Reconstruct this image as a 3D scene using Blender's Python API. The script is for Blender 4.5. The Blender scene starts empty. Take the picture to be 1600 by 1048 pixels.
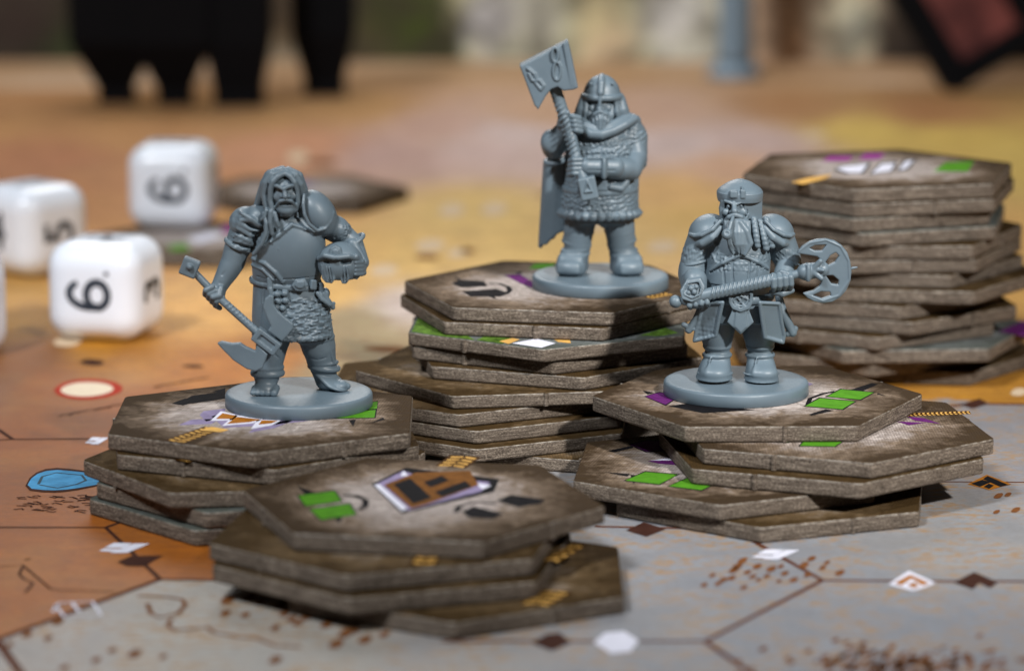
# Board-game table close-up: three grey miniatures on stacks of hexagonal card tiles.
# 1 Blender unit = 1 cm.
import bpy, bmesh, math, random
import numpy as np
from mathutils import Vector, Matrix

scene = bpy.context.scene
COL = scene.collection
scene.unit_settings.system = 'METRIC'
scene.unit_settings.scale_length = 0.01
R = math.radians

# ------------------------------------------------------------------ camera
FPX, PITCH, CAMH = 5300.0, R(11.1), 13.62          # focal length in px of a 1600 px wide frame
cam_data = bpy.data.cameras.new('camera')
cam = bpy.data.objects.new('camera', cam_data)
COL.objects.link(cam)
cam.location = (0, 0, CAMH)
cam.rotation_euler = (R(90) - PITCH, 0, 0)
cam_data.sensor_width = 36.0
cam_data.lens = 36.0 * FPX / 1600.0
cam_data.clip_start = 1.0
cam_data.clip_end = 2000.0
cam_data.dof.use_dof = True
cam_data.dof.focus_distance = 57.8
APERTURE = 0.84                                     # entrance pupil, cm
cam_data.dof.aperture_fstop = cam_data.lens * 1e-3 / APERTURE
cam_data.dof.aperture_blades = 9
scene.camera = cam

# ------------------------------------------------------------------ light
world = bpy.data.worlds.new('World')
scene.world = world
world.use_nodes = True
bg = world.node_tree.nodes['Background']
bg.inputs[0].default_value = (0.62, 0.72, 1.0, 1)
bg.inputs[1].default_value = 0.014

def area_light(name, az, el, dist, size, power, colour, target=(1.0, 57.0, 1.5)):
    """az: degrees to the right of straight-towards-the-camera; el: elevation."""
    ld = bpy.data.lights.new(name, 'AREA')
    ld.shape = 'DISK'
    ld.size = size
    ld.energy = power
    ld.color = colour
    o = bpy.data.objects.new(name, ld)
    COL.objects.link(o)
    d = Vector((math.sin(R(az)) * math.cos(R(el)), -math.cos(R(az)) * math.cos(R(el)), math.sin(R(el))))
    o.location = Vector(target) + d * dist
    o.rotation_euler = d.to_track_quat('Z', 'Y').to_euler()
    return o

def spot_light(name, az, el, dist, radius, cone, power, colour, target):
    """snooted strobe: a spot whose pool of light has the given radius at the target"""
    ld = bpy.data.lights.new(name, 'SPOT')
    ld.shadow_soft_size = radius
    ld.spot_size = 2 * math.atan(cone / dist)
    ld.spot_blend = 1.0
    ld.energy = power
    ld.color = colour
    o = bpy.data.objects.new(name, ld)
    COL.objects.link(o)
    d = Vector((math.sin(R(az)) * math.cos(R(el)), -math.cos(R(az)) * math.cos(R(el)), math.sin(R(el))))
    o.location = Vector(target) + d * dist
    o.rotation_euler = d.to_track_quat('Z', 'Y').to_euler()
    return o

spot_light('right_strobe', 33, 36, 150, 4.5, 13.0, 2050000, (1.0, 0.97, 0.93), (4.2, 59.0, 2.5))
area_light('left_softbox', -38, 50, 150, 26, 285000, (0.94, 0.97, 1.0))
area_light('added_back_light', 192, 52, 58, 40, 30000, (1.0, 0.98, 0.96), target=(0.0, 88.0, 0.0))  # extra lamp added behind to brighten the far board

scene.view_settings.view_transform = 'Standard'
scene.view_settings.look = 'None'
scene.view_settings.exposure = -0.5
scene.view_settings.gamma = 1.0

# ------------------------------------------------------------------ helpers
def bp(px, py, z=0.0):
    """point of the plane at height z that the photograph shows at (px, py)"""
    u, v = (px - 800) / FPX, (py - 524) / FPX
    c, s = math.cos(PITCH), math.sin(PITCH)
    d = (u, c - v * s, -s - v * c)
    t = (z - CAMH) / d[2]
    return Vector((d[0] * t, d[1] * t, z))

def lin(c):
    """sRGB 0-255 to linear rgba"""
    out = []
    for v in c[:3]:
        v = v / 255.0
        out.append(v / 12.92 if v <= 0.04045 else ((v + 0.055) / 1.055) ** 2.4)
    return (*out, 1.0)

def tag(o, label=None, cat=None, group=None, kind=None):
    if label: o['label'] = label
    if cat: o['category'] = cat
    if group: o['group'] = group
    if kind: o['kind'] = kind
    return o

def link_mesh(name, me, mats=(), parent=None):
    o = bpy.data.objects.new(name, me)
    for m in mats:
        if m is not None and m.name not in [x.name for x in me.materials if x]:
            me.materials.append(m)
    COL.objects.link(o)
    if parent is not None:
        o.parent = parent
    return o

def new_mesh(name, verts, faces):
    me = bpy.data.meshes.new(name)
    me.from_pydata([tuple(v) for v in verts], [], faces)
    me.update()
    return me

def empty(name, loc=(0, 0, 0), rz=0.0):
    o = bpy.data.objects.new(name, None)
    o.empty_display_size = 0.5
    COL.objects.link(o)
    o.location = loc
    o.rotation_euler = (0, 0, rz)
    return o

# ------------------------------------------------------------------ materials
class NT:
    """a small wrapper for building node trees"""
    def __init__(self, name):
        self.mat = bpy.data.materials.new(name)
        self.mat.use_nodes = True
        self.t = self.mat.node_tree
        self.b = self.t.nodes['Principled BSDF']
        self.tc = self.t.nodes.new('ShaderNodeTexCoord')
    def n(self, typ, **kw):
        nd = self.t.nodes.new(typ)
        for k, v in kw.items():
            setattr(nd, k, v)
        return nd
    def l(self, a, b):
        self.t.links.new(a, b)
    def mapping(self, scale=(1, 1, 1), coord='Object', vec=None, rot=(0, 0, 0)):
        m = self.n('ShaderNodeMapping')
        m.inputs['Scale'].default_value = scale
        m.inputs['Rotation'].default_value = rot
        self.l(vec if vec is not None else self.tc.outputs[coord], m.inputs['Vector'])
        return m.outputs[0]
    def noise(self, vec, scale, detail=4, rough=0.55, dist=0.0):
        x = self.n('ShaderNodeTexNoise')
        x.inputs['Scale'].default_value = scale
        x.inputs['Detail'].default_value = detail
        x.inputs['Roughness'].default_value = rough
        x.inputs['Distortion'].default_value = dist
        self.l(vec, x.inputs['Vector'])
        return x.outputs['Fac']
    def ramp(self, fac, stops, interp='LINEAR'):
        r = self.n('ShaderNodeValToRGB')
        r.color_ramp.interpolation = interp
        els = r.color_ramp.elements
        while len(els) < len(stops):
            els.new(0.5)
        for e, (p, c) in zip(els, stops):
            e.position = p
            e.color = c if len(c) == 4 else (*c, 1)
        self.l(fac, r.inputs['Fac'])
        return r.outputs['Color']
    def mix(self, fac, a, b, mode='MIX'):
        m = self.n('ShaderNodeMix', data_type='RGBA', blend_type=mode)
        for sock, v in ((m.inputs[0], fac), (m.inputs[6], a), (m.inputs[7], b)):
            if hasattr(v, 'is_linked'):
                self.l(v, sock)
            else:
                sock.default_value = v
        return m.outputs[2]
    def math(self, op, a, b=0.5, clamp=False):
        m = self.n('ShaderNodeMath', operation=op, use_clamp=clamp)
        for i, v in enumerate((a, b)):
            if hasattr(v, 'is_linked'):
                self.l(v, m.inputs[i])
            else:
                m.inputs[i].default_value = v
        return m.outputs[0]
    def bump(self, height, strength=0.3, dist=0.01, normal=None):
        b = self.n('ShaderNodeBump')
        b.inputs['Strength'].default_value = strength
        b.inputs['Distance'].default_value = dist
        self.l(height, b.inputs['Height'])
        if normal is not None:
            self.l(normal, b.inputs['Normal'])
        return b.outputs['Normal']
    def linen(self, period=0.05):
        """woven linen finish: product of two fine waves, in object space"""
        sep = self.n('ShaderNodeSeparateXYZ')
        self.l(self.tc.outputs['Object'], sep.inputs[0])
        k = 2 * math.pi / period
        sx = self.math('SINE', self.math('MULTIPLY', sep.outputs[0], k))
        sy = self.math('SINE', self.math('MULTIPLY', sep.outputs[1], k * 0.8))
        return self.math('MULTIPLY', sx, sy)
    def set(self, **kw):
        for k, v in kw.items():
            s = self.b.inputs[k.replace('_', ' ')]
            if hasattr(v, 'is_linked'):
                self.l(v, s)
            else:
                s.default_value = v
        return self.mat

MAT = {}

def make_materials():
    # ---- grey miniature plastic
    m = NT('grey_figurine_plastic')
    v = m.mapping()
    n1 = m.noise(v, 1.3, 3)
    n2 = m.noise(v, 22, 3)
    col = m.ramp(n1, [(0.3, (0.096, 0.133, 0.163)), (0.7, (0.122, 0.166, 0.200))])
    rough = m.math('ADD', m.math('MULTIPLY', n2, 0.24), 0.33)
    MAT['plastic'] = m.set(Base_Color=col, Roughness=rough, Specular_IOR_Level=0.5,
                           Normal=m.bump(m.noise(v, 38, 3), 0.16, 0.006))
    # ---- grey-brown cardboard of the die-cut edges
    m = NT('tile_cardboard')
    info = m.n('ShaderNodeObjectInfo')
    off = m.n('ShaderNodeVectorMath', operation='ADD')
    sc = m.n('ShaderNodeVectorMath', operation='SCALE')
    cmb = m.n('ShaderNodeCombineXYZ')
    for i in range(3):
        m.l(info.outputs['Random'], cmb.inputs[i])
    m.l(cmb.outputs[0], sc.inputs[0]); sc.inputs['Scale'].default_value = 37.0
    m.l(m.tc.outputs['Object'], off.inputs[0]); m.l(sc.outputs[0], off.inputs[1])
    vv = off.outputs[0]
    fib = m.noise(m.mapping((3, 3, 40), vec=vv), 1.0, 3, 0.5)
    fine = m.noise(m.mapping((26, 26, 62), vec=vv), 1.0, 3, 0.7)
    blot = m.noise(vv, 1.4, 3)
    f = m.math('ADD', m.math('MULTIPLY', fib, 0.35), m.math('MULTIPLY', fine, 0.65))
    col = m.ramp(f, [(0.37, (0.016, 0.012, 0.009)), (0.46, (0.080, 0.062, 0.048)), (0.53, (0.135, 0.108, 0.085)), (0.64, (0.34, 0.285, 0.23))])
    col = m.mix(m.math('MULTIPLY', blot, 0.3), col, (0.09, 0.068, 0.05, 1))
    MAT['card'] = m.set(Base_Color=col, Roughness=0.85, Specular_IOR_Level=0.25, Normal=m.bump(f, 0.35, 0.01))
    # ---- worn rim
    m = NT('tile_worn_rim')
    v = m.mapping((9, 9, 9))
    c = m.ramp(m.noise(v, 1.0, 5, 0.7), [(0.40, (0.06, 0.043, 0.028)), (0.66, (0.30, 0.27, 0.23))])
    MAT['rim'] = m.set(Base_Color=c, Roughness=0.5, Specular_IOR_Level=0.5)
    # ---- printed tile tops: dark brown border, pale rock in the middle
    def top(name, centre, mid, edge, dark):
        m = NT(name)
        info = m.n('ShaderNodeObjectInfo')
        cmb = m.n('ShaderNodeCombineXYZ')
        for i in range(3):
            m.l(info.outputs['Random'], cmb.inputs[i])
        sc = m.n('ShaderNodeVectorMath', operation='SCALE')
        m.l(cmb.outputs[0], sc.inputs[0]); sc.inputs['Scale'].default_value = 23.0
        off = m.n('ShaderNodeVectorMath', operation='ADD')
        m.l(m.tc.outputs['Object'], off.inputs[0]); m.l(sc.outputs[0], off.inputs[1])
        vv = off.outputs[0]
        flat = m.mapping((1, 1, 0))
        ln = m.n('ShaderNodeVectorMath', operation='LENGTH')
        m.l(flat, ln.inputs[0])
        n1 = m.noise(vv, 0.8, 6, 0.62, 0.9)
        n2 = m.noise(m.mapping((1.0, 1.9, 1), vec=vv, rot=(0, 0, 0.6)), 2.0, 6, 0.66, 1.2)
        r = m.math('ADD', m.math('MULTIPLY', ln.outputs['Value'], 0.235), m.math('MULTIPLY', n1, 0.55))
        n4 = m.noise(m.mapping((1, 1, 1), vec=vv), 5.5, 6, 0.7, 0.5)
        r = m.math('ADD', r, m.math('MULTIPLY', m.math('SUBTRACT', n4, 0.5), 0.34))
        base = m.ramp(r, [(0.55, centre), (0.71, mid), (0.85, edge)])
        vein = m.ramp(m.math('ABSOLUTE', m.math('SUBTRACT', n2, 0.5)), [(0.0, (0.6, 0.6, 0.6)), (0.035, (0, 0, 0))])
        base = m.mix(vein, base, dark)
        blot = m.ramp(n2, [(0.36, (0, 0, 0)), (0.62, (1, 1, 1))])
        base = m.mix(0.75, base, blot, 'MULTIPLY') if False else m.mix(m.math('MULTIPLY', m.math('SUBTRACT', 0.62, n2), 1.6, True), base, dark)
        lin_ = m.linen(0.062)
        base = m.mix(m.math('MULTIPLY', m.math('ADD', lin_, 1.0), 0.24), base, (0.02, 0.015, 0.01, 1))
        return m.set(Base_Color=base, Roughness=0.62, IOR=1.06, Normal=m.bump(lin_, 0.4, 0.008))
    MAT['top'] = top('tile_print_rock', (0.62, 0.54, 0.50, 1), (0.26, 0.19, 0.135, 1), (0.055, 0.034, 0.017, 1), (0.050, 0.034, 0.024, 1))
    MAT['top_dark'] = top('tile_print_brown', (0.40, 0.33, 0.27, 1), (0.19, 0.125, 0.065, 1), (0.066, 0.038, 0.014, 1), (0.035, 0.022, 0.010, 1))
    MAT['top_green'] = top('tile_print_leafy', (0.50, 0.50, 0.50, 1), (0.16, 0.24, 0.05, 1), (0.12, 0.22, 0.035, 1), (0.05, 0.09, 0.012, 1))
    MAT['top_pale'] = top('tile_print_ice', (0.50, 0.52, 0.53, 1), (0.22, 0.24, 0.24, 1), (0.09, 0.10, 0.085, 1), (0.09, 0.10, 0.10, 1))
    # ---- flat inks
    def ink(name, c, var=0.25, rough=0.42, sc=6.0):
        m = NT(name)
        n = m.noise(m.mapping(), sc, 4, 0.6)
        d = tuple(x * (1 - var) for x in c[:3]) + (1,)
        base = m.ramp(n, [(0.35, d), (0.65, c)])
        lin_ = m.linen(0.052)
        base = m.mix(m.math('MULTIPLY', m.math('ADD', lin_, 1.0), 0.09), base, (0.01, 0.01, 0.01, 1))
        MAT[name] = m.set(Base_Color=base, Roughness=rough + 0.15, IOR=1.06, Normal=m.bump(lin_, 0.3, 0.006))
    ink('ink_green', lin((82, 142, 36)), 0.22)
    ink('ink_leaf', lin((98, 132, 52)), 0.75, 0.45, 9.0)
    ink('ink_purple', lin((98, 38, 104)))
    ink('ink_magenta', lin((150, 60, 140)))
    ink('ink_black', lin((27, 26, 29)), 0.3)
    ink('ink_white', lin((225, 225, 238)), 0.08)
    ink('ink_lilac', lin((150, 138, 172)), 0.3)
    ink('ink_orange', lin((178, 112, 34)), 0.35)
    ink('ink_house', lin((124, 80, 36)), 0.35)
    ink('ink_gold', lin((226, 176, 96)), 0.3)
    ink('ink_rope_dark', lin((74, 46, 16)), 0.4)
    ink('ink_line', lin((98, 56, 38)), 0.25, 0.45, 2.0)
    ink('ink_line_dark', lin((70, 44, 36)), 0.25, 0.45, 2.0)
    ink('ink_brown', lin((128, 80, 44)), 0.35)
    ink('ink_lake', lin((84, 158, 205)), 0.3, 0.4, 3.0)
    ink('ink_lake_rim', lin((70, 92, 104)), 0.3)
    ink('ink_red', lin((176, 60, 44)), 0.2)
    ink('ink_cream', lin((232, 215, 190)), 0.1)
    ink('ink_pale', lin((214, 190, 160)), 0.1)
    ink('ink_grey', lin((120, 116, 118)), 0.2)
    # ---- dice
    m = NT('white_dice_resin')
    MAT['dice'] = m.set(Base_Color=(0.80, 0.85, 0.95, 1), Roughness=0.2, Subsurface_Weight=0.25, Subsurface_Scale=0.12,
                        Subsurface_Radius=(1, 1, 1), Specular_IOR_Level=0.5)
    m = NT('dice_number_ink')
    MAT['number'] = m.set(Base_Color=(0.018, 0.028, 0.045, 1), Roughness=0.45)
    # ---- black plastic, red card, blue-grey
    m = NT('black_plastic')
    MAT['black'] = m.set(Base_Color=(0.004, 0.004, 0.005, 1), Roughness=0.7, Specular_IOR_Level=0.08)
    m = NT('red_card')
    c = m.ramp(m.noise(m.mapping(), 0.7, 5, 0.6), [(0.40, (0.085, 0.012, 0.010)), (0.58, (0.22, 0.050, 0.040))])
    MAT['red'] = m.set(Base_Color=c, Roughness=0.6)
    m = NT('blue_grey_plastic')
    MAT['bluegrey'] = m.set(Base_Color=(0.23, 0.32, 0.40, 1), Roughness=0.45)
make_materials()

# ================================================================== SETTING
# ---- table top: one big brown sheet under the board
def build_table():
    m = NT('table_wood')
    v = m.mapping((0.12, 0.5, 1))
    n = m.noise(v, 1.0, 6, 0.6, 0.5)
    c = m.ramp(n, [(0.3, lin((150, 112, 78))), (0.5, lin((186, 146, 106))), (0.68, lin((205, 180, 156)))])
    mat = m.set(Base_Color=c, Roughness=0.55)
    me = new_mesh('table', [(-160, -30, -0.30), (160, -30, -0.30), (160, 260, -0.30), (-160, 260, -0.30)], [(0, 1, 2, 3)])
    o = link_mesh('table', me, [mat])
    tag(o, kind='structure')
build_table()

# ---- game board: a printed map; colours painted per vertex from control points, far ones lightened in place of light
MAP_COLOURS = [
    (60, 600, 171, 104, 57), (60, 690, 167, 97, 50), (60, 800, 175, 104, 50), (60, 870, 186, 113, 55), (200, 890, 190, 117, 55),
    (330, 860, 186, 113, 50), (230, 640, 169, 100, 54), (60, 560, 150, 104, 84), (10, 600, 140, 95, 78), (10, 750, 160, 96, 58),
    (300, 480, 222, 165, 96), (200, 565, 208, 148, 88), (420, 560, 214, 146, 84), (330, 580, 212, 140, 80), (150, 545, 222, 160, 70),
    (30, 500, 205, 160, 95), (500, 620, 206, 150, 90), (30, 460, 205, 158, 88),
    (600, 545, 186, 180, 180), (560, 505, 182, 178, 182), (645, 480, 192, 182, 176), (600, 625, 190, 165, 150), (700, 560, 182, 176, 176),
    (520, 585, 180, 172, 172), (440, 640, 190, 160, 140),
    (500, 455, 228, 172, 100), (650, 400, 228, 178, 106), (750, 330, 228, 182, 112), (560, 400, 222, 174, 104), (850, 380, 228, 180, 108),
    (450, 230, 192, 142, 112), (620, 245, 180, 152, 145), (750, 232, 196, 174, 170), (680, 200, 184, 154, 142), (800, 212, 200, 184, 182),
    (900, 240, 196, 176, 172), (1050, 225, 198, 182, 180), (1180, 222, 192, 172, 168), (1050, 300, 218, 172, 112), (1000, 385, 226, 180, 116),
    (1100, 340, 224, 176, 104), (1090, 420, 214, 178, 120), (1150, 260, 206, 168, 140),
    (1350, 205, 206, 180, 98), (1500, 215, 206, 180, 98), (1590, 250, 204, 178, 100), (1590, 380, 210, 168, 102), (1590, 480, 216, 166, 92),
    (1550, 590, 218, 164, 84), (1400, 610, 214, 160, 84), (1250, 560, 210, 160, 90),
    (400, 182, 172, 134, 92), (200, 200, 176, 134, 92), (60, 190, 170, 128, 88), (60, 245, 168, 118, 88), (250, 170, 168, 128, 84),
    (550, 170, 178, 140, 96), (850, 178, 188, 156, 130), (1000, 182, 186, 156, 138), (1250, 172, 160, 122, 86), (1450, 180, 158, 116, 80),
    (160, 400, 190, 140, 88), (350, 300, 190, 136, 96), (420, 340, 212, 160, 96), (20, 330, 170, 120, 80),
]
GREY_COLOURS = [
    (100, 985, 176, 168, 160), (300, 960, 174, 168, 158), (500, 1010, 176, 170, 160), (700, 1030, 158, 154, 150), (1000, 1030, 146, 148, 152),
    (1200, 960, 146, 148, 152), (1500, 980, 142, 146, 152), (1500, 850, 152, 152, 152), (1100, 900, 146, 148, 152), (1550, 700, 144, 142, 144),
    (800, 950, 150, 148, 146), (1590, 650, 146, 144, 146),
]
# the pale province: everything on the near side of these printed border lines
GREY_POLY = [(-200, 1072), (-5, 1000), (250, 905), (420, 908), (560, 800), (640, 690), (1100, 660), (1480, 622), (1560, 632), (1700, 628), (1900, 1400), (-600, 1400)]

def inside(poly, x, y):
    res = np.zeros_like(x, dtype=bool)
    n = len(poly)
    for i in range(n):
        x0, y0 = poly[i]; x1, y1 = poly[(i + 1) % n]
        if y0 == y1:
            continue
        c = (y0 > y) != (y1 > y)
        res ^= c & (x < (x1 - x0) * (y - y0) / (y1 - y0) + x0)
    return res

def build_board():
    ys = np.concatenate([np.arange(34, 64, 0.16), np.arange(64, 112.5, 0.6)])
    xs = np.concatenate([np.arange(-34, -13, 1.0), np.arange(-13, 13.01, 0.16), np.arange(14, 35, 1.0)])
    X, Y = np.meshgrid(xs, ys)
    nx, ny = len(xs), len(ys)
    verts = np.stack([X.ravel(), Y.ravel(), np.zeros(X.size)], 1)
    idx = np.arange(nx * ny).reshape(ny, nx)
    quads = np.stack([idx[:-1, :-1], idx[:-1, 1:], idx[1:, 1:], idx[1:, :-1]], -1).reshape(-1, 4)
    # rim and underside so that the board has its real thickness
    ring = np.concatenate([idx[0, :], idx[1:, -1], idx[-1, -2::-1], idx[-2:0:-1, 0]])
    low = verts[ring].copy(); low[:, 2] = -0.29
    base = len(verts)
    verts = np.concatenate([verts, low])
    m = len(ring)
    side = [(int(ring[i]), base + i, base + (i + 1) % m, int(ring[(i + 1) % m])) for i in range(m)]
    me = new_mesh('game_board', verts.tolist(), quads.tolist() + side)
    # painted provinces; far colours are raised to imitate stronger light at the back
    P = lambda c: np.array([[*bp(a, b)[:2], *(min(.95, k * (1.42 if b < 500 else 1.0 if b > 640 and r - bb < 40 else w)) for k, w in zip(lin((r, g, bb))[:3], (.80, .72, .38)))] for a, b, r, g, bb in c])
    def field(ctrl, x, y):
        num = np.zeros((len(x), 3)); den = np.zeros(len(x))
        for cx, cy, r, g, b in ctrl:
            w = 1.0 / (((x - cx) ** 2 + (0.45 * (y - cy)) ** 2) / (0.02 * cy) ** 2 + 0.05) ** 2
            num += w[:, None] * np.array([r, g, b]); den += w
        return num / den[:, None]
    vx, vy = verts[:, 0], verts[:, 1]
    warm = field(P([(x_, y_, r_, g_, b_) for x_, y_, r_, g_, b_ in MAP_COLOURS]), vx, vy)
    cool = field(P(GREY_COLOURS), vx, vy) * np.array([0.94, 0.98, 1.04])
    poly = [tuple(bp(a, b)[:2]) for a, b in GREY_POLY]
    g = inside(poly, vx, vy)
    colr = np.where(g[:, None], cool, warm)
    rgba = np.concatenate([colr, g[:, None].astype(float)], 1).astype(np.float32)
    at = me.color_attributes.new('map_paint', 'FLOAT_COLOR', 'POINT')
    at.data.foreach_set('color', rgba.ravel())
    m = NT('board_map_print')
    vc = m.n('ShaderNodeVertexColor'); vc.layer_name = 'map_paint'
    v = m.mapping()
    n1 = m.noise(v, 0.9, 7, 0.66, 0.6)
    n2 = m.noise(m.mapping((1.0, 2.0, 1)), 3.2, 6, 0.66, 0.4)
    n3 = m.noise(v, 0.35, 4, 0.6)
    streak = m.noise(m.mapping((1.2, 6.0, 1)), 1.0, 6, 0.7, 0.8)
    # warm part: watercolour mottling ; pale part: ochre flecks
    warm_c = m.mix(m.ramp(streak, [(0.40, (0, 0, 0)), (0.66, (0.58, 0.58, 0.58))]), vc.outputs['Color'], lin((132, 74, 30)))
    warm_c = m.mix(m.ramp(n3, [(0.5, (0, 0, 0)), (0.75, (0.15, 0.15, 0.15))]), warm_c, lin((236, 190, 108)))
    fleck = m.math('MULTIPLY', m.ramp(n2, [(0.47, (0, 0, 0)), (0.56, (1, 1, 1))]), m.ramp(n1, [(0.42, (0, 0, 0)), (0.56, (0.75, 0.75, 0.75))]))
    cool_c = m.mix(fleck, vc.outputs['Color'], lin((164, 126, 78)))
    cool_c = m.mix(m.ramp(n3, [(0.45, (0, 0, 0)), (0.7, (0.15, 0.15, 0.15))]), cool_c, lin((160, 144, 120)))
    grain = m.noise(m.mapping((1.0, 2.4, 1)), 7.0, 8, 0.75, 0.3)
    warm_c = m.mix(m.ramp(grain, [(0.36, (0.55, 0.55, 0.55)), (0.53, (0, 0, 0))]), warm_c, lin((112, 66, 38)))
    cool_c = m.mix(m.ramp(grain, [(0.36, (0.35, 0.35, 0.35)), (0.52, (0, 0, 0))]), cool_c, lin((92, 88, 86)))
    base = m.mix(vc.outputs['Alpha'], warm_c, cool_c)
    ln = m.linen(0.06)
    base = m.mix(m.math('MULTIPLY', m.math('SUBTRACT', 0.62, n1, True), 0.8), base, (0.10, 0.06, 0.035, 1))
    base = m.mix(m.math('MULTIPLY', m.math('ADD', ln, 1.0), 0.08), base, (0.03, 0.025, 0.02, 1))
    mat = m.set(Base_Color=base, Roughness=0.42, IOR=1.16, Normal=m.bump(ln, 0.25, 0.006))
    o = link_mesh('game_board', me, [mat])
    tag(o, kind='structure')
    return o
BOARD = build_board()

# ---- flat print on a plane (ink is a thin sheet a few hundredths of a mm proud of the card)
def to_local(parent, p):
    if parent is None:
        return Vector(p)
    c, s = math.cos(-parent.rotation_euler[2]), math.sin(-parent.rotation_euler[2])
    kz = parent.scale[2]
    d = Vector(p) - Vector(parent.location)
    return Vector((d.x * c - d.y * s, d.x * s + d.y * c, d.z / kz))

def layer_gap(o):
    return 0.010 if o.name.startswith('hex_tile') and not o['label'].startswith('topmost') and 'stack' in o['label'] else 0.0

def smooth_poly(pts, n=3):
    for _ in range(n):
        out = []
        for i in range(len(pts)):
            a, b = pts[i], pts[(i + 1) % len(pts)]
            out.append((a[0] * .75 + b[0] * .25, a[1] * .75 + b[1] * .25))
            out.append((a[0] * .25 + b[0] * .75, a[1] * .25 + b[1] * .75))
        pts = out
    return pts

def print_polys(name, polys, z, mat, parent, lift=0.004, smooth=0):
    z -= layer_gap(parent)
    if len(polys) > 5:
        return tag(_print_polys(name, polys, z, mat, parent, lift, smooth), kind='stuff')
    return [_print_polys(name, [pl], z, mat, parent, lift, smooth) for pl in polys]

def _print_polys(name, polys, z, mat, parent, lift, smooth):
    verts, faces = [], []
    for pl in polys:
        if smooth:
            pl = smooth_poly(pl, smooth)
        i0 = len(verts)
        w = [to_local(parent, bp(x, y, z + lift)) for x, y in pl]
        a = sum(w[i].x * w[(i + 1) % len(w)].y - w[(i + 1) % len(w)].x * w[i].y for i in range(len(w)))
        if a < 0:
            w.reverse()
        verts += w
        faces.append(list(range(i0, i0 + len(w))))
    return link_mesh(name, new_mesh(name, verts, faces), [MAT[mat]], parent)

def print_line(name, lines, z, width, mat, parent, lift=0.003):
    z -= layer_gap(parent)
    if len(lines) > 5:
        return tag(_print_line(name, lines, z, width, mat, parent, lift), kind='stuff')
    return [_print_line(name, [l], z, width, mat, parent, lift + .0004 * i) for i, l in enumerate(lines)]

def _print_line(name, lines, z, width, mat, parent, lift):
    verts, faces = [], []
    for ln in lines:
        w = [to_local(parent, bp(x, y, z + lift)) for x, y in ln]
        for i, p in enumerate(w):
            a, b = w[max(i - 1, 0)], w[min(i + 1, len(w) - 1)]
            t = (b - a); t.z = 0; t.normalize()
            nrm = Vector((-t.y, t.x, 0)) * width / 2
            verts += [p + nrm, p - nrm]
            if i:
                k = len(verts)
                faces.append([k - 4, k - 3, k - 1, k - 2])
    return link_mesh(name, new_mesh(name, verts, faces), [MAT[mat]], parent)

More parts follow.
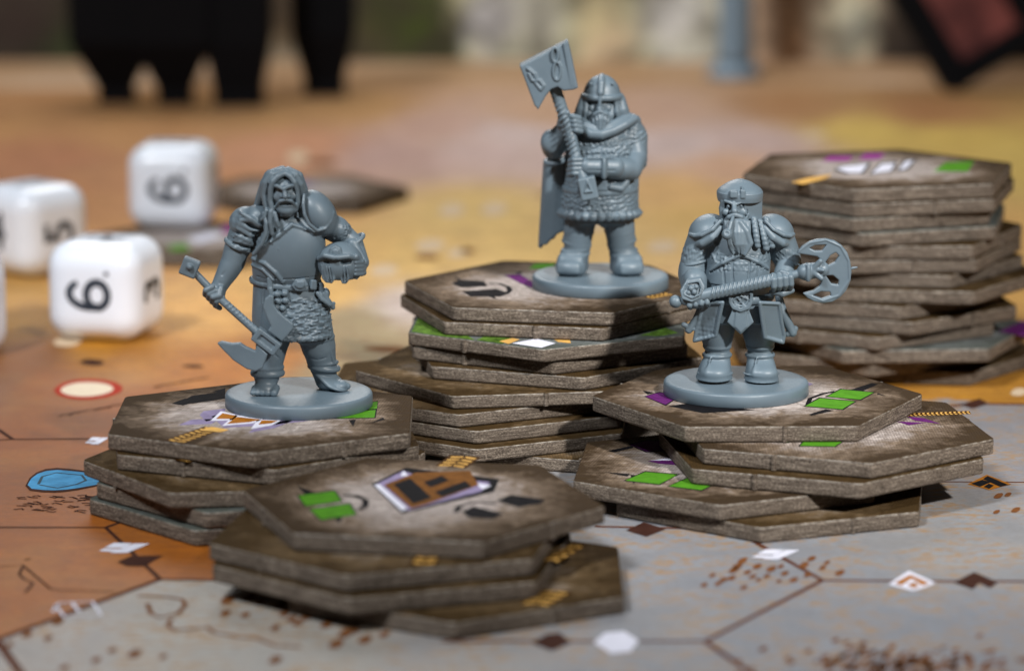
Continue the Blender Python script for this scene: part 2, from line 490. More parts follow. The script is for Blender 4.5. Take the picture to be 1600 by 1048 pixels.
def build_board_print():
    B = BOARD
    print_line('printed_border_line', [
        [(-90, 1035), (-5, 999), (250, 904), (440, 908)], [(-5, 999), (40, 1062)]], 0, 0.13, 'ink_line', B)
    print_line('printed_border_line', [
        [(-200, 823), (165, 823.5), (250, 904)], [(165, 823.5), (215, 806)],
        [(-60, 690), (20, 686), (150, 685)], [(20, 686), (-30, 652)]], 0, 0.085, 'ink_line_dark', B)
    print_line('printed_border_line', [
        [(1165, 838), (1285, 906), (1102, 1001), (690, 1001)], [(1285, 906), (1470, 907), (1700, 908)], [(1102, 1001), (1190, 1062)],
        [(930, 822), (1130, 826)]], 0, 0.10, 'ink_line', B)
    print_line('printed_border_line', [[(1440, 752), (1640, 753)]], 0, 0.06, 'ink_line', B)
    print_line('printed_border_line', [[(1440, 640), (1520, 630), (1640, 632)]], 0, 0.16, 'ink_line', B)
    # white chevron marks
    ch = lambda x, y, w, h: [[(x + dx * w / 38, y + dy * h / 11) for dx, dy in pl] for pl in
                             ([(-23, 8), (15, -6.5), (39, -6.5), (3, 8)], [(-32, 0), (-17, -7.5), (12, -7), (-1, .5)], [(-41, 5), (-33, 1.6), (-6, 2.2), (-20, 6.2)])]
    print_polys('printed_white_mark', ch(195, 855, 38, 11), 0, 'ink_white', B, 0.007)
    print_polys('printed_white_mark', ch(1213, 865, 36, 11), 0, 'ink_white', B, 0.007)
    print_polys('printed_white_mark', ch(152, 688, 18, 8), 0, 'ink_white', B, 0.007)
    print_polys('printed_white_mark', [[(928, 1003), (945, 988), (975, 985), (998, 1000), (985, 1017), (955, 1020)]], 0, 'ink_white', B, 0.007)
    print_polys('printed_dark_mark', [[(183, 877), (205, 868), (256, 867), (225, 884), (198, 884)]], 0, 'ink_line_dark', B, 0.007)
    print_polys('printed_dark_mark', [[(830, 1003), (855, 990), (875, 988), (892, 1003), (862, 1016)]], 0, 'ink_line_dark', B, 0.007)
    print_polys('printed_dark_mark', [[(1490, 909), (1522, 893), (1560, 909), (1547, 918), (1530, 910), (1520, 920)]], 0, 'ink_line_dark', B, 0.007)
    print_polys('printed_dark_mark', [[(1517, 755), (1535, 749), (1548, 753), (1531, 760)], [(1536, 748), (1543, 743), (1575, 757), (1563, 760)], [(1537, 760), (1545, 755), (1553, 758), (1546, 763)]], 0, 'ink_black', B, 0.009)
    print_polys('printed_dark_mark', [[(1512, 756), (1542, 741), (1580, 756), (1546, 765)]], 0, 'ink_orange', B, 0.006)
    print_polys('printed_dark_mark', [[(978, 828), (1006, 815), (1040, 826), (1010, 838)]], 0, 'ink_line_dark', B, 0.007)
    print_polys('printed_dark_mark', [[(1500, 632), (1530, 622), (1545, 630), (1520, 638)]], 0, 'ink_line_dark', B, 0.007)
    print_polys('printed_chevron', [[(1388, 912), (1420, 891), (1462, 910), (1440, 919), (1425, 922)]], 0, 'ink_white', B, 0.006)
    print_polys('printed_chevron', [[(1398, 910), (1422, 897), (1452, 910), (1442, 914), (1424, 903), (1408, 914)], [(1418, 913), (1428, 909), (1437, 914), (1427, 918)]], 0, 'ink_orange', B, 0.009)
    print_line('printed_outline', [[(82, 955), (92, 941), (144, 939), (158, 960), (100, 962), (86, 944)], [(112, 940), (124, 955)]], 0, 0.05, 'ink_white', B, 0.008)
    # lake with dark rim
    lake = [(40, 762), (52, 742), (80, 733), (120, 736), (165, 742), (175, 752), (150, 757), (110, 764), (78, 766)]
    print_polys('printed_lake_rim', [[(100 + (x - 100) * 1.06, 749 + (y - 749) * 1.22) for x, y in lake]], 0, 'ink_line_dark', B, 0.005, 1)
    print_polys('printed_lake', [lake], 0, 'ink_lake', B, 0.008, 1)
    print_line('printed_lake_line', [[(60, 756), (66, 744), (88, 738), (128, 742), (134, 750), (120, 756), (90, 762), (62, 757)]], 0, 0.05, 'ink_lake_rim', B, 0.011)
    # cream patch with red rim
    pt = [(90, 610), (108, 599), (140, 596), (172, 600), (180, 610), (150, 619), (112, 619)]
    print_polys('printed_patch_rim', [[(137 + (x - 135) * 1.3, 608 + (y - 608) * 1.45) for x, y in pt]], 0, 'ink_red', B, 0.005, 2)
    print_polys('printed_patch', [pt], 0, 'ink_cream', B, 0.008, 2)
    # far pale tokens of the print and reddish marks, blurred in the photograph
    for x, y, w, h in ((672, 383, 26, 9), (706, 328, 22, 10), (772, 326, 22, 10), (600, 422, 24, 9), (615, 300, 16, 11), (105, 533, 24, 8), (1035, 385, 26, 9), (715, 395, 18, 7), (930, 352, 18, 8), (465, 245, 18, 9), (1270, 213, 22, 6), (1592, 612, 14, 6), (880, 262, 20, 8)):
        print_polys('printed_white_mark', [[(x - w, y + 2), (x - .4 * w, y - h), (x + .6 * w, y - h), (x + w, y), (x + .4 * w, y + h), (x - .6 * w, y + h)]], 0, 'ink_pale', B, 0.006, 1)
    for x, y, w, h in ((665, 402, 22, 5), (730, 392, 14, 5), (600, 545, 40, 5), (300, 572, 20, 3), (142, 566, 22, 6), (640, 560, 18, 4), (560, 640, 25, 4), (500, 255, 30, 6), (1180, 400, 18, 7), (860, 305, 26, 4)):
        print_polys('printed_dark_mark', [[(x - w, y), (x - .3 * w, y - h), (x + .8 * w, y - .6 * h), (x + w, y + .4 * h), (x + .2 * w, y + h)]], 0, 'ink_brown' if y < 560 else 'ink_line_dark', B, 0.006, 1)
    # dark hatching and winding paths
    random.seed(4)
    hatch = []
    for i in range(46):
        x, y = 20 + random.random() * 130, 772 + random.random() * 28
        hatch.append([(x, y), (x + 5 + random.random() * 9, y + random.uniform(-2, 2)), (x + 12 + random.random() * 6, y + random.uniform(-1, 3))])
    for i in range(20):
        t = i / 19
        hatch.append([(92 + 105 * t, 650 - 20 * t + random.uniform(-2, 2)), (98 + 105 * t, 648 - 20 * t)])
    for i in range(14):
        t = i / 13
        hatch.append([(240 + 80 * t, 604 - 14 * t + random.uniform(-2, 2)), (248 + 80 * t, 602 - 14 * t)])
    hatch += [[(35, 885), (30, 897), (38, 904), (52, 910), (44, 920), (39, 925)], [(38, 874), (48, 872)], [(0, 885), (35, 882), (80, 920), (180, 924)]]
    print_line('printed_hatching', hatch, 0, 0.045, 'ink_line_dark', B, 0.006)
    print_line('printed_winding_path', [
        [(230, 942), (236, 958), (250, 964), (278, 958), (290, 944), (285, 936), (262, 932), (215, 930)],
        [(268, 966), (262, 976), (272, 984), (300, 982), (322, 978), (335, 988), (370, 994), (400, 996), (430, 1008), (470, 1010)]], 0, 0.075, 'ink_brown', B, 0.006)
    # tree symbols: small rust dabs
    def dabs(spots, r, mat):
        polys = []
        for x, y in spots:
            k = random.uniform(.7, 1.25) * r
            polys.append([(x - k, y + .42 * k), (x - .3 * k, y - .42 * k), (x + .9 * k, y - .5 * k), (x + .7 * k, y + .1 * k), (x + .1 * k, y + .5 * k)])
        print_polys('printed_tree_dab', polys, 0, mat, B, 0.006, 1)
    dabs([(1100, 913), (1113, 898), (1122, 911), (1143, 902), (1152, 884), (1160, 875), (1168, 893), (1176, 900), (1183, 884), (1198, 899), (1162, 917), (1217, 907), (1220, 884), (1226, 895), (1240, 905), (1262, 897), (1285, 886), (1312, 894), (1268, 872), (1292, 878), (1185, 905), (1205, 888), (1256, 882), (1146, 890), (1130, 905)], 8, 'ink_brown')
    dabs([(352, 957), (383, 960), (405, 940), (444, 958), (390, 932), (356, 936), (440, 944), (430, 980), (455, 966), (465, 972), (540, 988), (555, 985), (570, 998), (480, 962), (510, 975), (525, 1005), (600, 990)], 12, 'ink_brown')
    dabs([(42, 990), (75, 996), (15, 1006), (60, 975), (150, 1030), (175, 1015), (255, 1025), (210, 1020), (100, 1042), (430, 1030), (90, 970)], 11, 'ink_brown')
    sp = [(random.gauss(1400, 85), random.gauss(1040, 16)) for _ in range(190)]
    dabs(sp, 7, 'ink_brown')
    dabs([(1557, 799), (1587, 796), (1575, 772), (1560, 774)], 9, 'ink_brown')
build_board_print()

# ================================================================== HEXAGONAL TILES
SIDE, THICK = 2.85, 0.28

def hex_outline(side, rad, inset, per=6):
    """rounded hexagon, counter-clockwise, first corner on +x"""
    pts = []
    for k in range(6):
        a = R(60 * k)
        # centre of the corner arc
        d = (side - inset * 2 / math.sqrt(3)) - (rad * 2 / math.sqrt(3))
        rr = rad
        cx, cy = d * math.cos(a), d * math.sin(a)
        for j in range(per + 1):
            t = a - R(30) + R(60) * j / per
            pts.append((cx + rr * math.cos(t), cy + rr * math.sin(t)))
    return pts

def tile_mesh(name, seed, nubs):
    rnd = random.Random(seed)
    prof = [(0.030, 0.0), (0.006, 0.016), (0.0, 0.05), (0.004, 0.12), (0.0, 0.19), (0.002, 0.250), (0.008, 0.268), (0.026, 0.2795)]
    rad = 0.09 + 0.05 * rnd.random()
    rings, verts, faces, mi = [], [], [], []
    for ins, z in prof:
        o = hex_outline(SIDE, rad, ins)
        # insert points along the straight edges so the rim can wander a little
        pts = []
        n = len(o)
        for i in range(n):
            pts.append(o[i])
            a, b = o[i], o[(i + 1) % n]
            L = math.hypot(b[0] - a[0], b[1] - a[1])
            if L > 0.5:
                for j in range(1, 12):
                    t = j / 12
                    pts.append((a[0] + (b[0] - a[0]) * t, a[1] + (b[1] - a[1]) * t))
        rings.append(list(range(len(verts), len(verts) + len(pts))))
        for x, y in pts:
            j = rnd.uniform(-1, 1) * (0.0016 if 0 < z < 0.27 else 0.001)
            verts.append((x * (1 + j / 2.5), y * (1 + j / 2.5), z + rnd.uniform(-1, 1) * (0.002 if 0.2 < z < 0.27 else 0.0)))
    m = len(rings[0])
    for r in range(len(prof) - 1):
        for i in range(m):
            j = (i + 1) % m
            faces.append((rings[r][i], rings[r][j], rings[r + 1][j], rings[r + 1][i]))
            mi.append(0 if r < 5 else 2 if r == 5 else 1)
    faces.append(tuple(rings[-1])); mi.append(1)
    faces.append(tuple(reversed(rings[0]))); mi.append(0)
    # die-cut nubs in the middle of some edges
    ap = SIDE * math.sqrt(3) / 2
    for k in nubs:
        a = R(60 * k + 30)
        off = rnd.uniform(-0.35, 0.35)
        c = Vector((math.cos(a), math.sin(a), 0)); t = Vector((-c.y, c.x, 0))
        base = c * ap + t * off
        i0 = len(verts)
        w, d = 0.05, 0.035
        for z in (0.01, 0.268):
            for u, v in ((-w, -.02), (-w * .55, d * .8), (0, d), (w * .55, d * .8), (w, -.02)):
                p = base + t * u + c * v
                verts.append((p.x, p.y, z))
        for q in range(4):
            faces.append((i0 + q, i0 + 5 + q, i0 + 6 + q, i0 + q + 1)); mi.append(0)
        faces.append((i0, i0 + 1, i0 + 2, i0 + 3, i0 + 4)); mi.append(0)
        faces.append((i0 + 9, i0 + 8, i0 + 7, i0 + 6, i0 + 5)); mi.append(2)
    me = new_mesh(name, verts, faces)
    me.polygons.foreach_set('material_index', mi)
    me.polygons.foreach_set('use_smooth', [i < 7 * m for i in range(len(faces))])
    return me

TILE_ME = {}
def tile_data(kind, variant):
    key = (kind, variant)
    if key not in TILE_ME:
        me = tile_mesh('hex_tile', variant * 7 + 1, [(0, 2, 4), (1, 3, 5), (2, 5), (0, 3, 4)][variant])
        for k in ('card', kind, 'rim'):
            me.materials.append(MAT[k])
        TILE_ME[key] = me
    return TILE_ME[key]

GAP = 0.010      # the tiles are never quite flat: a hair of air between layers
NTH = ['topmost', 'second', 'third', 'fourth', 'fifth', 'sixth', 'seventh', 'eighth', 'ninth', 'tenth', 'eleventh', 'twelfth', 'thirteenth', 'fourteenth', 'fifteenth']

def tile(x, y, z, ang, label, group, kind='top', variant=0, tilt=(0, 0)):
    o = bpy.data.objects.new('hex_tile', tile_data(kind, variant))
    COL.objects.link(o)
    o.location = (x, y, z)
    o.rotation_euler = (0, 0, R(ang))
    tag(o, label, 'game tile', group)
    return o

def stack(rows, where, group, thick=THICK):
    """rows from the top down: (x, y, angle, print, extra words)"""
    n = len(rows)
    out = []
    for i, (x, y, a, kind, extra) in enumerate(rows):
        z = (n - 1 - i) * thick + 0.004
        pos = NTH[i] if i == 0 else ('bottom' if i == n - 1 else NTH[i] + ' from top')
        lab = f'{pos} hexagonal tile in the stack {where}' + (', ' + extra if extra else '')
        out.append(tile(x, y, z, a, lab, group, kind, (i * 3 + n) % 4))
        out[-1].scale.z = (thick - (GAP if i else 0.0)) / THICK
    return out

G = 'hexagonal cardboard tiles in stacks'
SL = stack([
    (-4.15, 55.45, 210.8, 'top', 'under a figurine base'),
    (-4.16, 55.48, 217.5, 'top_dark', ''),
    (-4.26, 54.86, 186.3, 'top_dark', ''),
    (-4.07, 54.82, 194.5, 'top_pale', ''),
    (-4.17, 54.77, 192.7, 'top_pale', '')], 'below the long-haired figurine', G)
SM = stack([
    (0.80, 61.35, 169.8, 'top', ''),
    (0.71, 61.28, 168.0, 'top_dark', ''),
    (0.69, 60.78, 206.7, 'top_pale', 'green and white print'),
    (0.65, 60.96, 211.3, 'top_dark', ''),
    (0.76, 60.77, 219.7, 'top_dark', ''),
    (-0.01, 60.26, 189.0, 'top_dark', 'jutting left'),
    (-0.75, 60.10, 206.4, 'top_dark', ''),
    (-0.47, 59.92, 206.8, 'top_dark', ''),
    (-0.43, 59.62, 206.2, 'top_dark', ''),
    (1.45, 59.52, 222.0, 'top_dark', 'jutting right')], 'below the hammer figurine', G, 0.252)
SR = stack([
    (4.22, 57.01, 181.4, 'top', 'two green bars printed'),
    (5.35, 55.94, 218.6, 'top', 'gold rope print'),
    (5.16, 55.70, 218.6, 'top_dark', ''),
    (3.60, 55.42, 204.4, 'top', 'purple and green bars'),
    (4.35, 55.06, 201.9, 'top_dark', '')], 'below the axe figurine', G)
SF = stack([
    (-1.38, 50.75, 169.7, 'top', 'brown house symbol and green bars'),
    (-1.85, 50.07, 199.5, 'top_dark', ''),
    (-1.78, 49.86, 198.8, 'top_dark', ''),
    (-0.82, 49.60, 210.0, 'top_dark', 'sticking out to the right')], 'nearest the camera', G)
SB = stack([
    (7.27, 66.64, 195.0, 'top', 'white and green print'),
    (7.31, 66.65, 194.3, 'top_dark', ''),
    (7.08, 66.67, 198.7, 'top_pale', ''),
    (7.23, 66.63, 199.0, 'top_pale', ''),
    (7.32, 66.56, 182.3, 'top_dark', ''),
    (7.33, 66.60, 184.1, 'top_dark', ''),
    (7.32, 66.67, 172.2, 'top_dark', ''),
    (7.69, 66.46, 173.7, 'top_dark', ''),
    (6.96, 66.54, 159.1, 'top_dark', ''),
    (7.28, 66.46, 217.1, 'top_dark', ''),
    (6.91, 66.41, 211.6, 'top_dark', ''),
    (7.57, 66.24, 184.1, 'top_pale', ''),
    (6.85, 66.63, 211.4, 'top_dark', ''),
    (7.83, 66.95, 171.2, 'top_dark', '')], 'at the back right', G)
# single tiles lying on the board
t_die = tile(*bp(318, 372, 0.28)[:2], 0.004, 170, 'hexagonal tile lying under the farthest die, blurred', G, 'top', 2)
t_far = tile(*bp(470, 296, 0.28)[:2], 0.004, 185, 'hexagonal tile flat on the board behind the long-haired figurine', G, 'top', 3)

# ---- print on the tiles
def build_tile_print():
    def bars(o, z, polys, mat, outline=True):
        if outline:
            for pl in polys:
                cx = sum(p[0] for p in pl) / len(pl); cy = sum(p[1] for p in pl) / len(pl)
            print_polys('printed_outline', [[(sum(q[0] for q in pl) / len(pl) + (x - sum(q[0] for q in pl) / len(pl)) * 1.08, sum(q[1] for q in pl) / len(pl) + (y - sum(q[1] for q in pl) / len(pl)) * 1.16) for x, y in pl] for pl in polys], z, 'ink_black', o, 0.0025)
        print_polys('printed_bar', polys, z, mat, o, 0.0045)
    def rope(o, z, a, b, w, n=9):
        """two strands of a braided gold rope from pixel a to pixel b; w half width in px"""
        polys = []
        ux, uy = (b[0] - a[0]) / n, (b[1] - a[1]) / n
        L = math.hypot(ux, uy * 4.5); nx_, ny_ = -uy * 4.5 / L * w, ux / L * w / 4.5
        dark = [[(a[0] + nx_ * 1.15, a[1] + ny_ * 1.15), (b[0] + nx_ * 1.15, b[1] + ny_ * 1.15), (b[0] - nx_ * 1.15, b[1] - ny_ * 1.15), (a[0] - nx_ * 1.15, a[1] - ny_ * 1.15)]]
        print_polys('printed_rope_backing', dark, z, 'ink_rope_dark', o, 0.0025)  # dark backing printed beneath the gold strands
        for i in range(n):
            for s in (-1, 1):
                c = (a[0] + ux * (i + .5) + nx_ * .5 * s, a[1] + uy * (i + .5) + ny_ * .5 * s)
                e = .26
                polys.append([(c[0] - ux * e - nx_ * .42 * s, c[1] - uy * e - ny_ * .42 * s), (c[0] + ux * .1 - nx_ * .42 * s, c[1] + uy * .1 - ny_ * .42 * s),
                              (c[0] + ux * (e + .25) + nx_ * .42 * s, c[1] + uy * (e + .25) + ny_ * .42 * s), (c[0] - ux * .05 + nx_ * .42 * s, c[1] - uy * .05 + ny_ * .42 * s)])
        print_polys('printed_rope', polys, z, 'ink_gold', o, 0.0045)
    # --- long-haired figurine's tile
    o, z = SL[0], 1.404
    bars(o, z, [[(284, 627), (300, 618), (352, 611), (352, 622), (300, 630)]], 'ink_black', False)
    print_polys('printed_spike', [[(268, 630), (290, 622), (300, 629), (286, 633)], [(330, 612), (352, 606), (352, 613)]], z, 'ink_black', o)
    print_polys('printed_badge', [[(312, 648), (318, 642), (352, 638), (350, 652), (322, 658)], [(278, 664), (300, 655), (345, 654), (330, 662)], [(388, 676), (410, 660), (460, 656), (430, 668)], [(330, 650), (352, 645), (500, 655), (420, 664), (350, 668)]], z, 'ink_lilac', o, 0.002)
    print_polys('printed_zigzag', [[(329, 657), (345, 642), (372, 648), (365, 656)], [(347, 665), (367, 648), (415, 653), (395, 661)], [(392, 670), (402, 655), (440, 656), (425, 664)]], z, 'ink_white', o, 0.0045)
    print_polys('printed_zigzag_fill', [[(337, 654), (348, 645), (368, 649), (362, 654)], [(354, 662), (370, 651), (408, 655), (390, 659)], [(404, 663), (409, 656), (434, 657), (424, 661)]], z, 'ink_orange', o, 0.0065)
    rope(o, z, (272, 690), (335, 668), 16, 8)
    print_polys('printed_rope_end', [[(312, 672), (330, 666), (358, 671), (345, 675)]], z, 'ink_gold', o, 0.0055)
    bars(o, z, [[(520, 653), (548, 643), (587, 640), (585, 652)], [(565, 640), (583, 628), (590, 627), (589, 638)]], 'ink_green')
    print_polys('printed_spike', [[(545, 656), (556, 655), (552, 666)], [(578, 661), (598, 652), (602, 655)]], z, 'ink_black', o)
    # --- hammer figurine's tile
    o, z = SM[0], 2.524
    bars(o, z, [[(705, 443), (718, 437), (756, 439), (762, 447), (722, 449)], [(722, 455), (775, 451), (796, 458), (782, 463), (735, 463)]], 'ink_black', False)
    print_polys('printed_spike', [[(708, 430), (718, 440), (724, 439)], [(762, 463), (776, 467), (770, 461)]], z, 'ink_black', o)
    print_line('printed_arc', [[(763, 443), (780, 443), (794, 448), (797, 454), (790, 459)]], z, 0.10, 'ink_black', o)
    bars(o, z, [[(826, 420), (836, 412), (868, 411), (862, 420)]], 'ink_green', False)
    print_polys('printed_spike', [[(788, 430), (812, 428), (832, 440), (831, 450), (812, 442)]], z, 'ink_purple', o)
    print_polys('printed_spike', [[(800, 424), (820, 424), (812, 428)]], z, 'ink_black', o)
    rope(o, z, (1012, 465), (1046, 459), 9, 5)
    # --- green layer of that stack
    o, z = SM[2], 2.020
    print_polys('printed_panel', [[(800, 536), (838, 529), (868, 536), (846, 543)]], z, 'ink_white', o)
    print_polys('printed_foliage', [[(643, 518), (653, 497), (700, 506), (742, 531), (690, 525)], [(744, 531), (770, 520), (800, 526), (786, 537)], [(1000, 524), (1040, 512), (1060, 520), (1030, 525)]], z, 'ink_leaf', o, 0.003)
    print_polys('printed_curl', [[(780, 533), (800, 528), (812, 530), (795, 537)], [(862, 528), (890, 530), (892, 536), (872, 534)]], z, 'ink_gold', o)
    # --- axe figurine's tile
    o, z = SR[0], 1.404
    bars(o, z, [[(1258, 634), (1281, 622), (1336, 627), (1316, 639)], [(1292, 619), (1314, 608), (1365, 613), (1344, 624)]], 'ink_green')
    print_polys('printed_spike', [[(1264, 647), (1290, 639), (1303, 641), (1268, 649)], [(1325, 610), (1362, 598), (1372, 600), (1345, 612)], [(1372, 614), (1384, 618), (1370, 616)]], z, 'ink_black', o)
    print_line('printed_arc', [[(1262, 632), (1266, 622), (1285, 615), (1305, 611)]], z, 0.08, 'ink_black', o)
    bars(o, z, [[(1008, 619), (1030, 613), (1062, 618), (1040, 632)]], 'ink_purple')
    print_polys('printed_spike', [[(1004, 610), (1022, 613), (1012, 616)], [(1045, 634), (1075, 630), (1180, 640), (1098, 645)], [(1105, 642), (1130, 648), (1112, 643)]], z, 'ink_black', o)
    print_polys('printed_spike', [[(1262, 603), (1271, 600), (1263, 597)]], z, 'ink_lilac', o)
    # --- second tile, rope at the far corner
    o, z = SR[1], 1.124
    rope(o, z, (1412, 648), (1516, 644), 10, 15)
    print_polys('printed_spike', [[(1400, 658), (1446, 660), (1420, 664)], [(1416, 650), (1444, 653), (1470, 662), (1430, 657)]], z, 'ink_purple', o, 0.002)
    bars(o, z, [[(1250, 696), (1262, 683), (1322, 686), (1304, 697)], [(1196, 690), (1208, 682), (1246, 684), (1232, 691)]], 'ink_green')
    # --- low left tile
    o, z = SR[3], 0.564
    bars(o, z, [[(977, 750), (1008, 737), (1059, 741), (1030, 756)], [(1045, 759), (1076, 746), (1126, 751), (1096, 765)]], 'ink_green')
    bars(o, z, [[(984, 694), (1012, 688), (1066, 689), (1050, 702), (1010, 705)]], 'ink_purple')
    print_polys('printed_spike', [[(950, 704), (986, 696), (990, 699), (960, 706)], [(944, 737), (985, 740), (980, 744)], [(1128, 752), (1152, 764), (1130, 758)], [(985, 741), (990, 757), (994, 742)]], z, 'ink_black', o)
    print_polys('printed_badge', [[(1012, 720), (1060, 712), (1066, 727), (1030, 724)]], z, 'ink_purple', o, 0.002)
    print_polys('printed_badge_edge', [[(1016, 719), (1060, 713), (1062, 719)]], z, 'ink_white', o)
    # --- nearest stack's top tile
    o, z = SF[0], 1.124
    bars(o, z, [[(466, 774), (522, 767), (534, 782), (478, 790)], [(484, 795), (546, 787), (556, 803), (502, 811)]], 'ink_green')
    print_polys('printed_spike', [[(462, 757), (494, 770), (478, 773)], [(520, 808), (532, 818), (534, 806)]], z, 'ink_black', o)
    print_line('printed_arc', [[(535, 773), (556, 774), (571, 781), (571, 790), (560, 796)]], z, 0.10, 'ink_black', o)
    print_polys('printed_badge', [[(580, 756), (634, 730), (780, 748), (772, 768), (628, 802)]], z, 'ink_black', o, 0.002)
    print_polys('printed_badge', [[(586, 757), (630, 735), (648, 741), (766, 753), (752, 767), (637, 797)]], z, 'ink_lilac', o, 0.0035)
    print_polys('printed_badge_edge', [[(584, 757), (593, 756), (636, 793), (629, 798)], [(742, 754), (768, 758), (754, 764)], [(625, 743), (631, 735), (638, 743)]], z, 'ink_white', o, 0.005)
    print_polys('printed_house', [[(600, 757), (650, 738), (734, 735), (748, 757), (668, 787), (643, 794)]], z, 'ink_house', o, 0.0065)
    print_polys('printed_pane', [[(615, 756), (641, 747), (675, 777), (646, 787)], [(662, 753), (690, 743), (702, 750), (673, 761)], [(679, 768), (727, 751), (737, 760), (691, 776)]], z, 'ink_black', o, 0.008)
    rope(o, z, (728, 712), (704, 729), 22, 4)
    bars(o, z, [[(776, 782), (798, 772), (852, 780), (846, 786), (810, 792)], [(722, 798), (740, 790), (788, 802), (770, 810), (732, 808)]], 'ink_black', False)
    print_line('printed_arc', [[(712, 800), (718, 790), (745, 784), (775, 786)]], z, 0.09, 'ink_black', o)
    rope(SF[1], 0.844, (660, 882), (672, 862), 18, 3)
    rope(SF[2], 0.564, (905, 850), (860, 876), 12, 4)
    rope(SF[3], 0.284, (872, 922), (836, 944), 22, 4)
    rope(SL[1], 1.124, (284, 720), (310, 712), 13, 3)
    # --- tall stack at the back
    o, z = SB[0], 13 * THICK + THICK + 0.004
    print_polys('printed_bar', [[(1284, 252), (1296, 244), (1334, 244), (1326, 252)], [(1340, 250), (1352, 240), (1384, 240), (1374, 249)]], z, 'ink_magenta', o)
    print_polys('printed_panel', [[(1302, 266), (1315, 259), (1362, 254), (1350, 272), (1322, 272)], [(1357, 273), (1376, 254), (1402, 252), (1396, 268)], [(1400, 268), (1412, 250), (1434, 248), (1418, 266)]], z, 'ink_black', o, 0.003)
    print_polys('printed_panel', [[(1307, 264), (1318, 260), (1356, 256), (1346, 270), (1326, 270)], [(1362, 271), (1378, 256), (1398, 255), (1392, 267)], [(1404, 266), (1415, 252), (1428, 250), (1415, 264)]], z, 'ink_white', o, 0.006)
    print_polys('printed_rope', [[(1236, 285), (1262, 278), (1300, 272), (1290, 279), (1255, 288)]], z, 'ink_gold', o)
    bars(o, z, [[(1458, 268), (1478, 254), (1522, 252), (1512, 268)]], 'ink_green', False)
    o, z = SB[11], 2 * THICK + THICK + 0.004
    print_polys('printed_bar', [[(1560, 518), (1600, 500), (1640, 505), (1600, 525)]], z, 'ink_purple', o)
    # --- tile below the farthest die
    print_polys('printed_panel', [[(290, 372), (330, 362), (352, 368), (310, 380)]], 0.284, 'ink_white', t_die)
    print_polys('printed_bar', [[(345, 356), (372, 350), (380, 360), (352, 366)]], 0.284, 'ink_magenta', t_die)
    print_polys('printed_bar', [[(262, 384), (290, 380), (298, 390), (268, 392)]], 0.284, 'ink_green', t_die)
    print_polys('printed_panel', [[(420, 292), (470, 284), (500, 288), (450, 298)]], 0.284, 'ink_lilac', t_far)
build_tile_print()

# ================================================================== DICE
def rounded_cube_mesh(size, rad, n=7):
    """sphere-cornered cube"""
    bm = bmesh.new()
    bmesh.ops.create_cube(bm, size=2.0)
    bmesh.ops.subdivide_edges(bm, edges=bm.edges[:], cuts=2 * n, use_grid_fill=True)
    h = size / 2 - rad
    for v in bm.verts:
        # squeeze grid so that most loops sit in the rounded part
        q = Vector([max(-1, min(1, c)) for c in v.co])
        u = Vector([math.copysign(min(abs(c), 1.0), c) for c in q])
        core = Vector([max(-h, min(h, c * size / 2)) for c in u])
        d = Vector([c * size / 2 for c in u]) - core
        m = max(abs(c) for c in u)
        if d.length > 1e-9:
            d.normalize()
        v.co = core + d * rad
    for f in bm.faces:
        f.smooth = True
    me = bpy.data.meshes.new('die')
    bm.to_mesh(me); bm.free()
    return me

def text_mesh(body, size):
    cu = bpy.data.curves.new('digit', 'FONT')
    cu.body = body; cu.size = size; cu.align_x = 'CENTER'; cu.align_y = 'CENTER'
    cu.offset = 0.022 * size; cu.extrude = 0.002
    ob = bpy.data.objects.new('digit', cu)
    COL.objects.link(ob)
    dg = bpy.context.evaluated_depsgraph_get()
    me = bpy.data.meshes.new_from_object(ob.evaluated_get(dg))
    bpy.data.objects.remove(ob); bpy.data.curves.remove(cu)
    return me

def six_mesh(size):
    """a 6 with a round bowl, a curled tail and a dot, as flat strips"""
    verts, faces = [], []
    def strip(path, w, closed=False):
        n = len(path); i0 = len(verts)
        for i, (x, y) in enumerate(path):
            ax, ay = path[(i - 1) % n] if (closed or i) else path[i]
            bx, by = path[(i + 1) % n] if (closed or i < n - 1) else path[i]
            tx, ty = bx - ax, by - ay; L = math.hypot(tx, ty) or 1
            ww = w if closed else w * (0.75 + 0.25 * min(1, i / 4))
            verts.append(((x - ty / L * ww / 2) * size, (y + tx / L * ww / 2) * size, 0)); verts.append(((x + ty / L * ww / 2) * size, (y - tx / L * ww / 2) * size, 0))
        for i in range(n if closed else n - 1):
            j = (i + 1) % n
            faces.append((i0 + 2 * i, i0 + 2 * i + 1, i0 + 2 * j + 1, i0 + 2 * j))
    strip([(.27 * math.cos(R(t)), -.20 + .235 * math.sin(R(t))) for t in range(0, 360, 12)], .165, True)
    strip([(.02 + .285 * math.cos(R(t)), -.04 + .46 * math.sin(R(t)) - .0) for t in range(36, 205, 8)], .16)
    i0 = len(verts)
    verts += [((.46 + .055 * math.cos(R(t))) * size, (-.42 + .055 * math.sin(R(t))) * size, 0) for t in range(0, 360, 30)]
    faces.append(tuple(range(i0, i0 + 12)))
    # two-sided thickness is not needed: painted ink; keep the strips 0.01 mm apart in height
    verts2 = [(x, y, 0.0004 * (i // 60)) for i, (x, y, z) in enumerate(verts)]
    return new_mesh('number', verts2, faces)

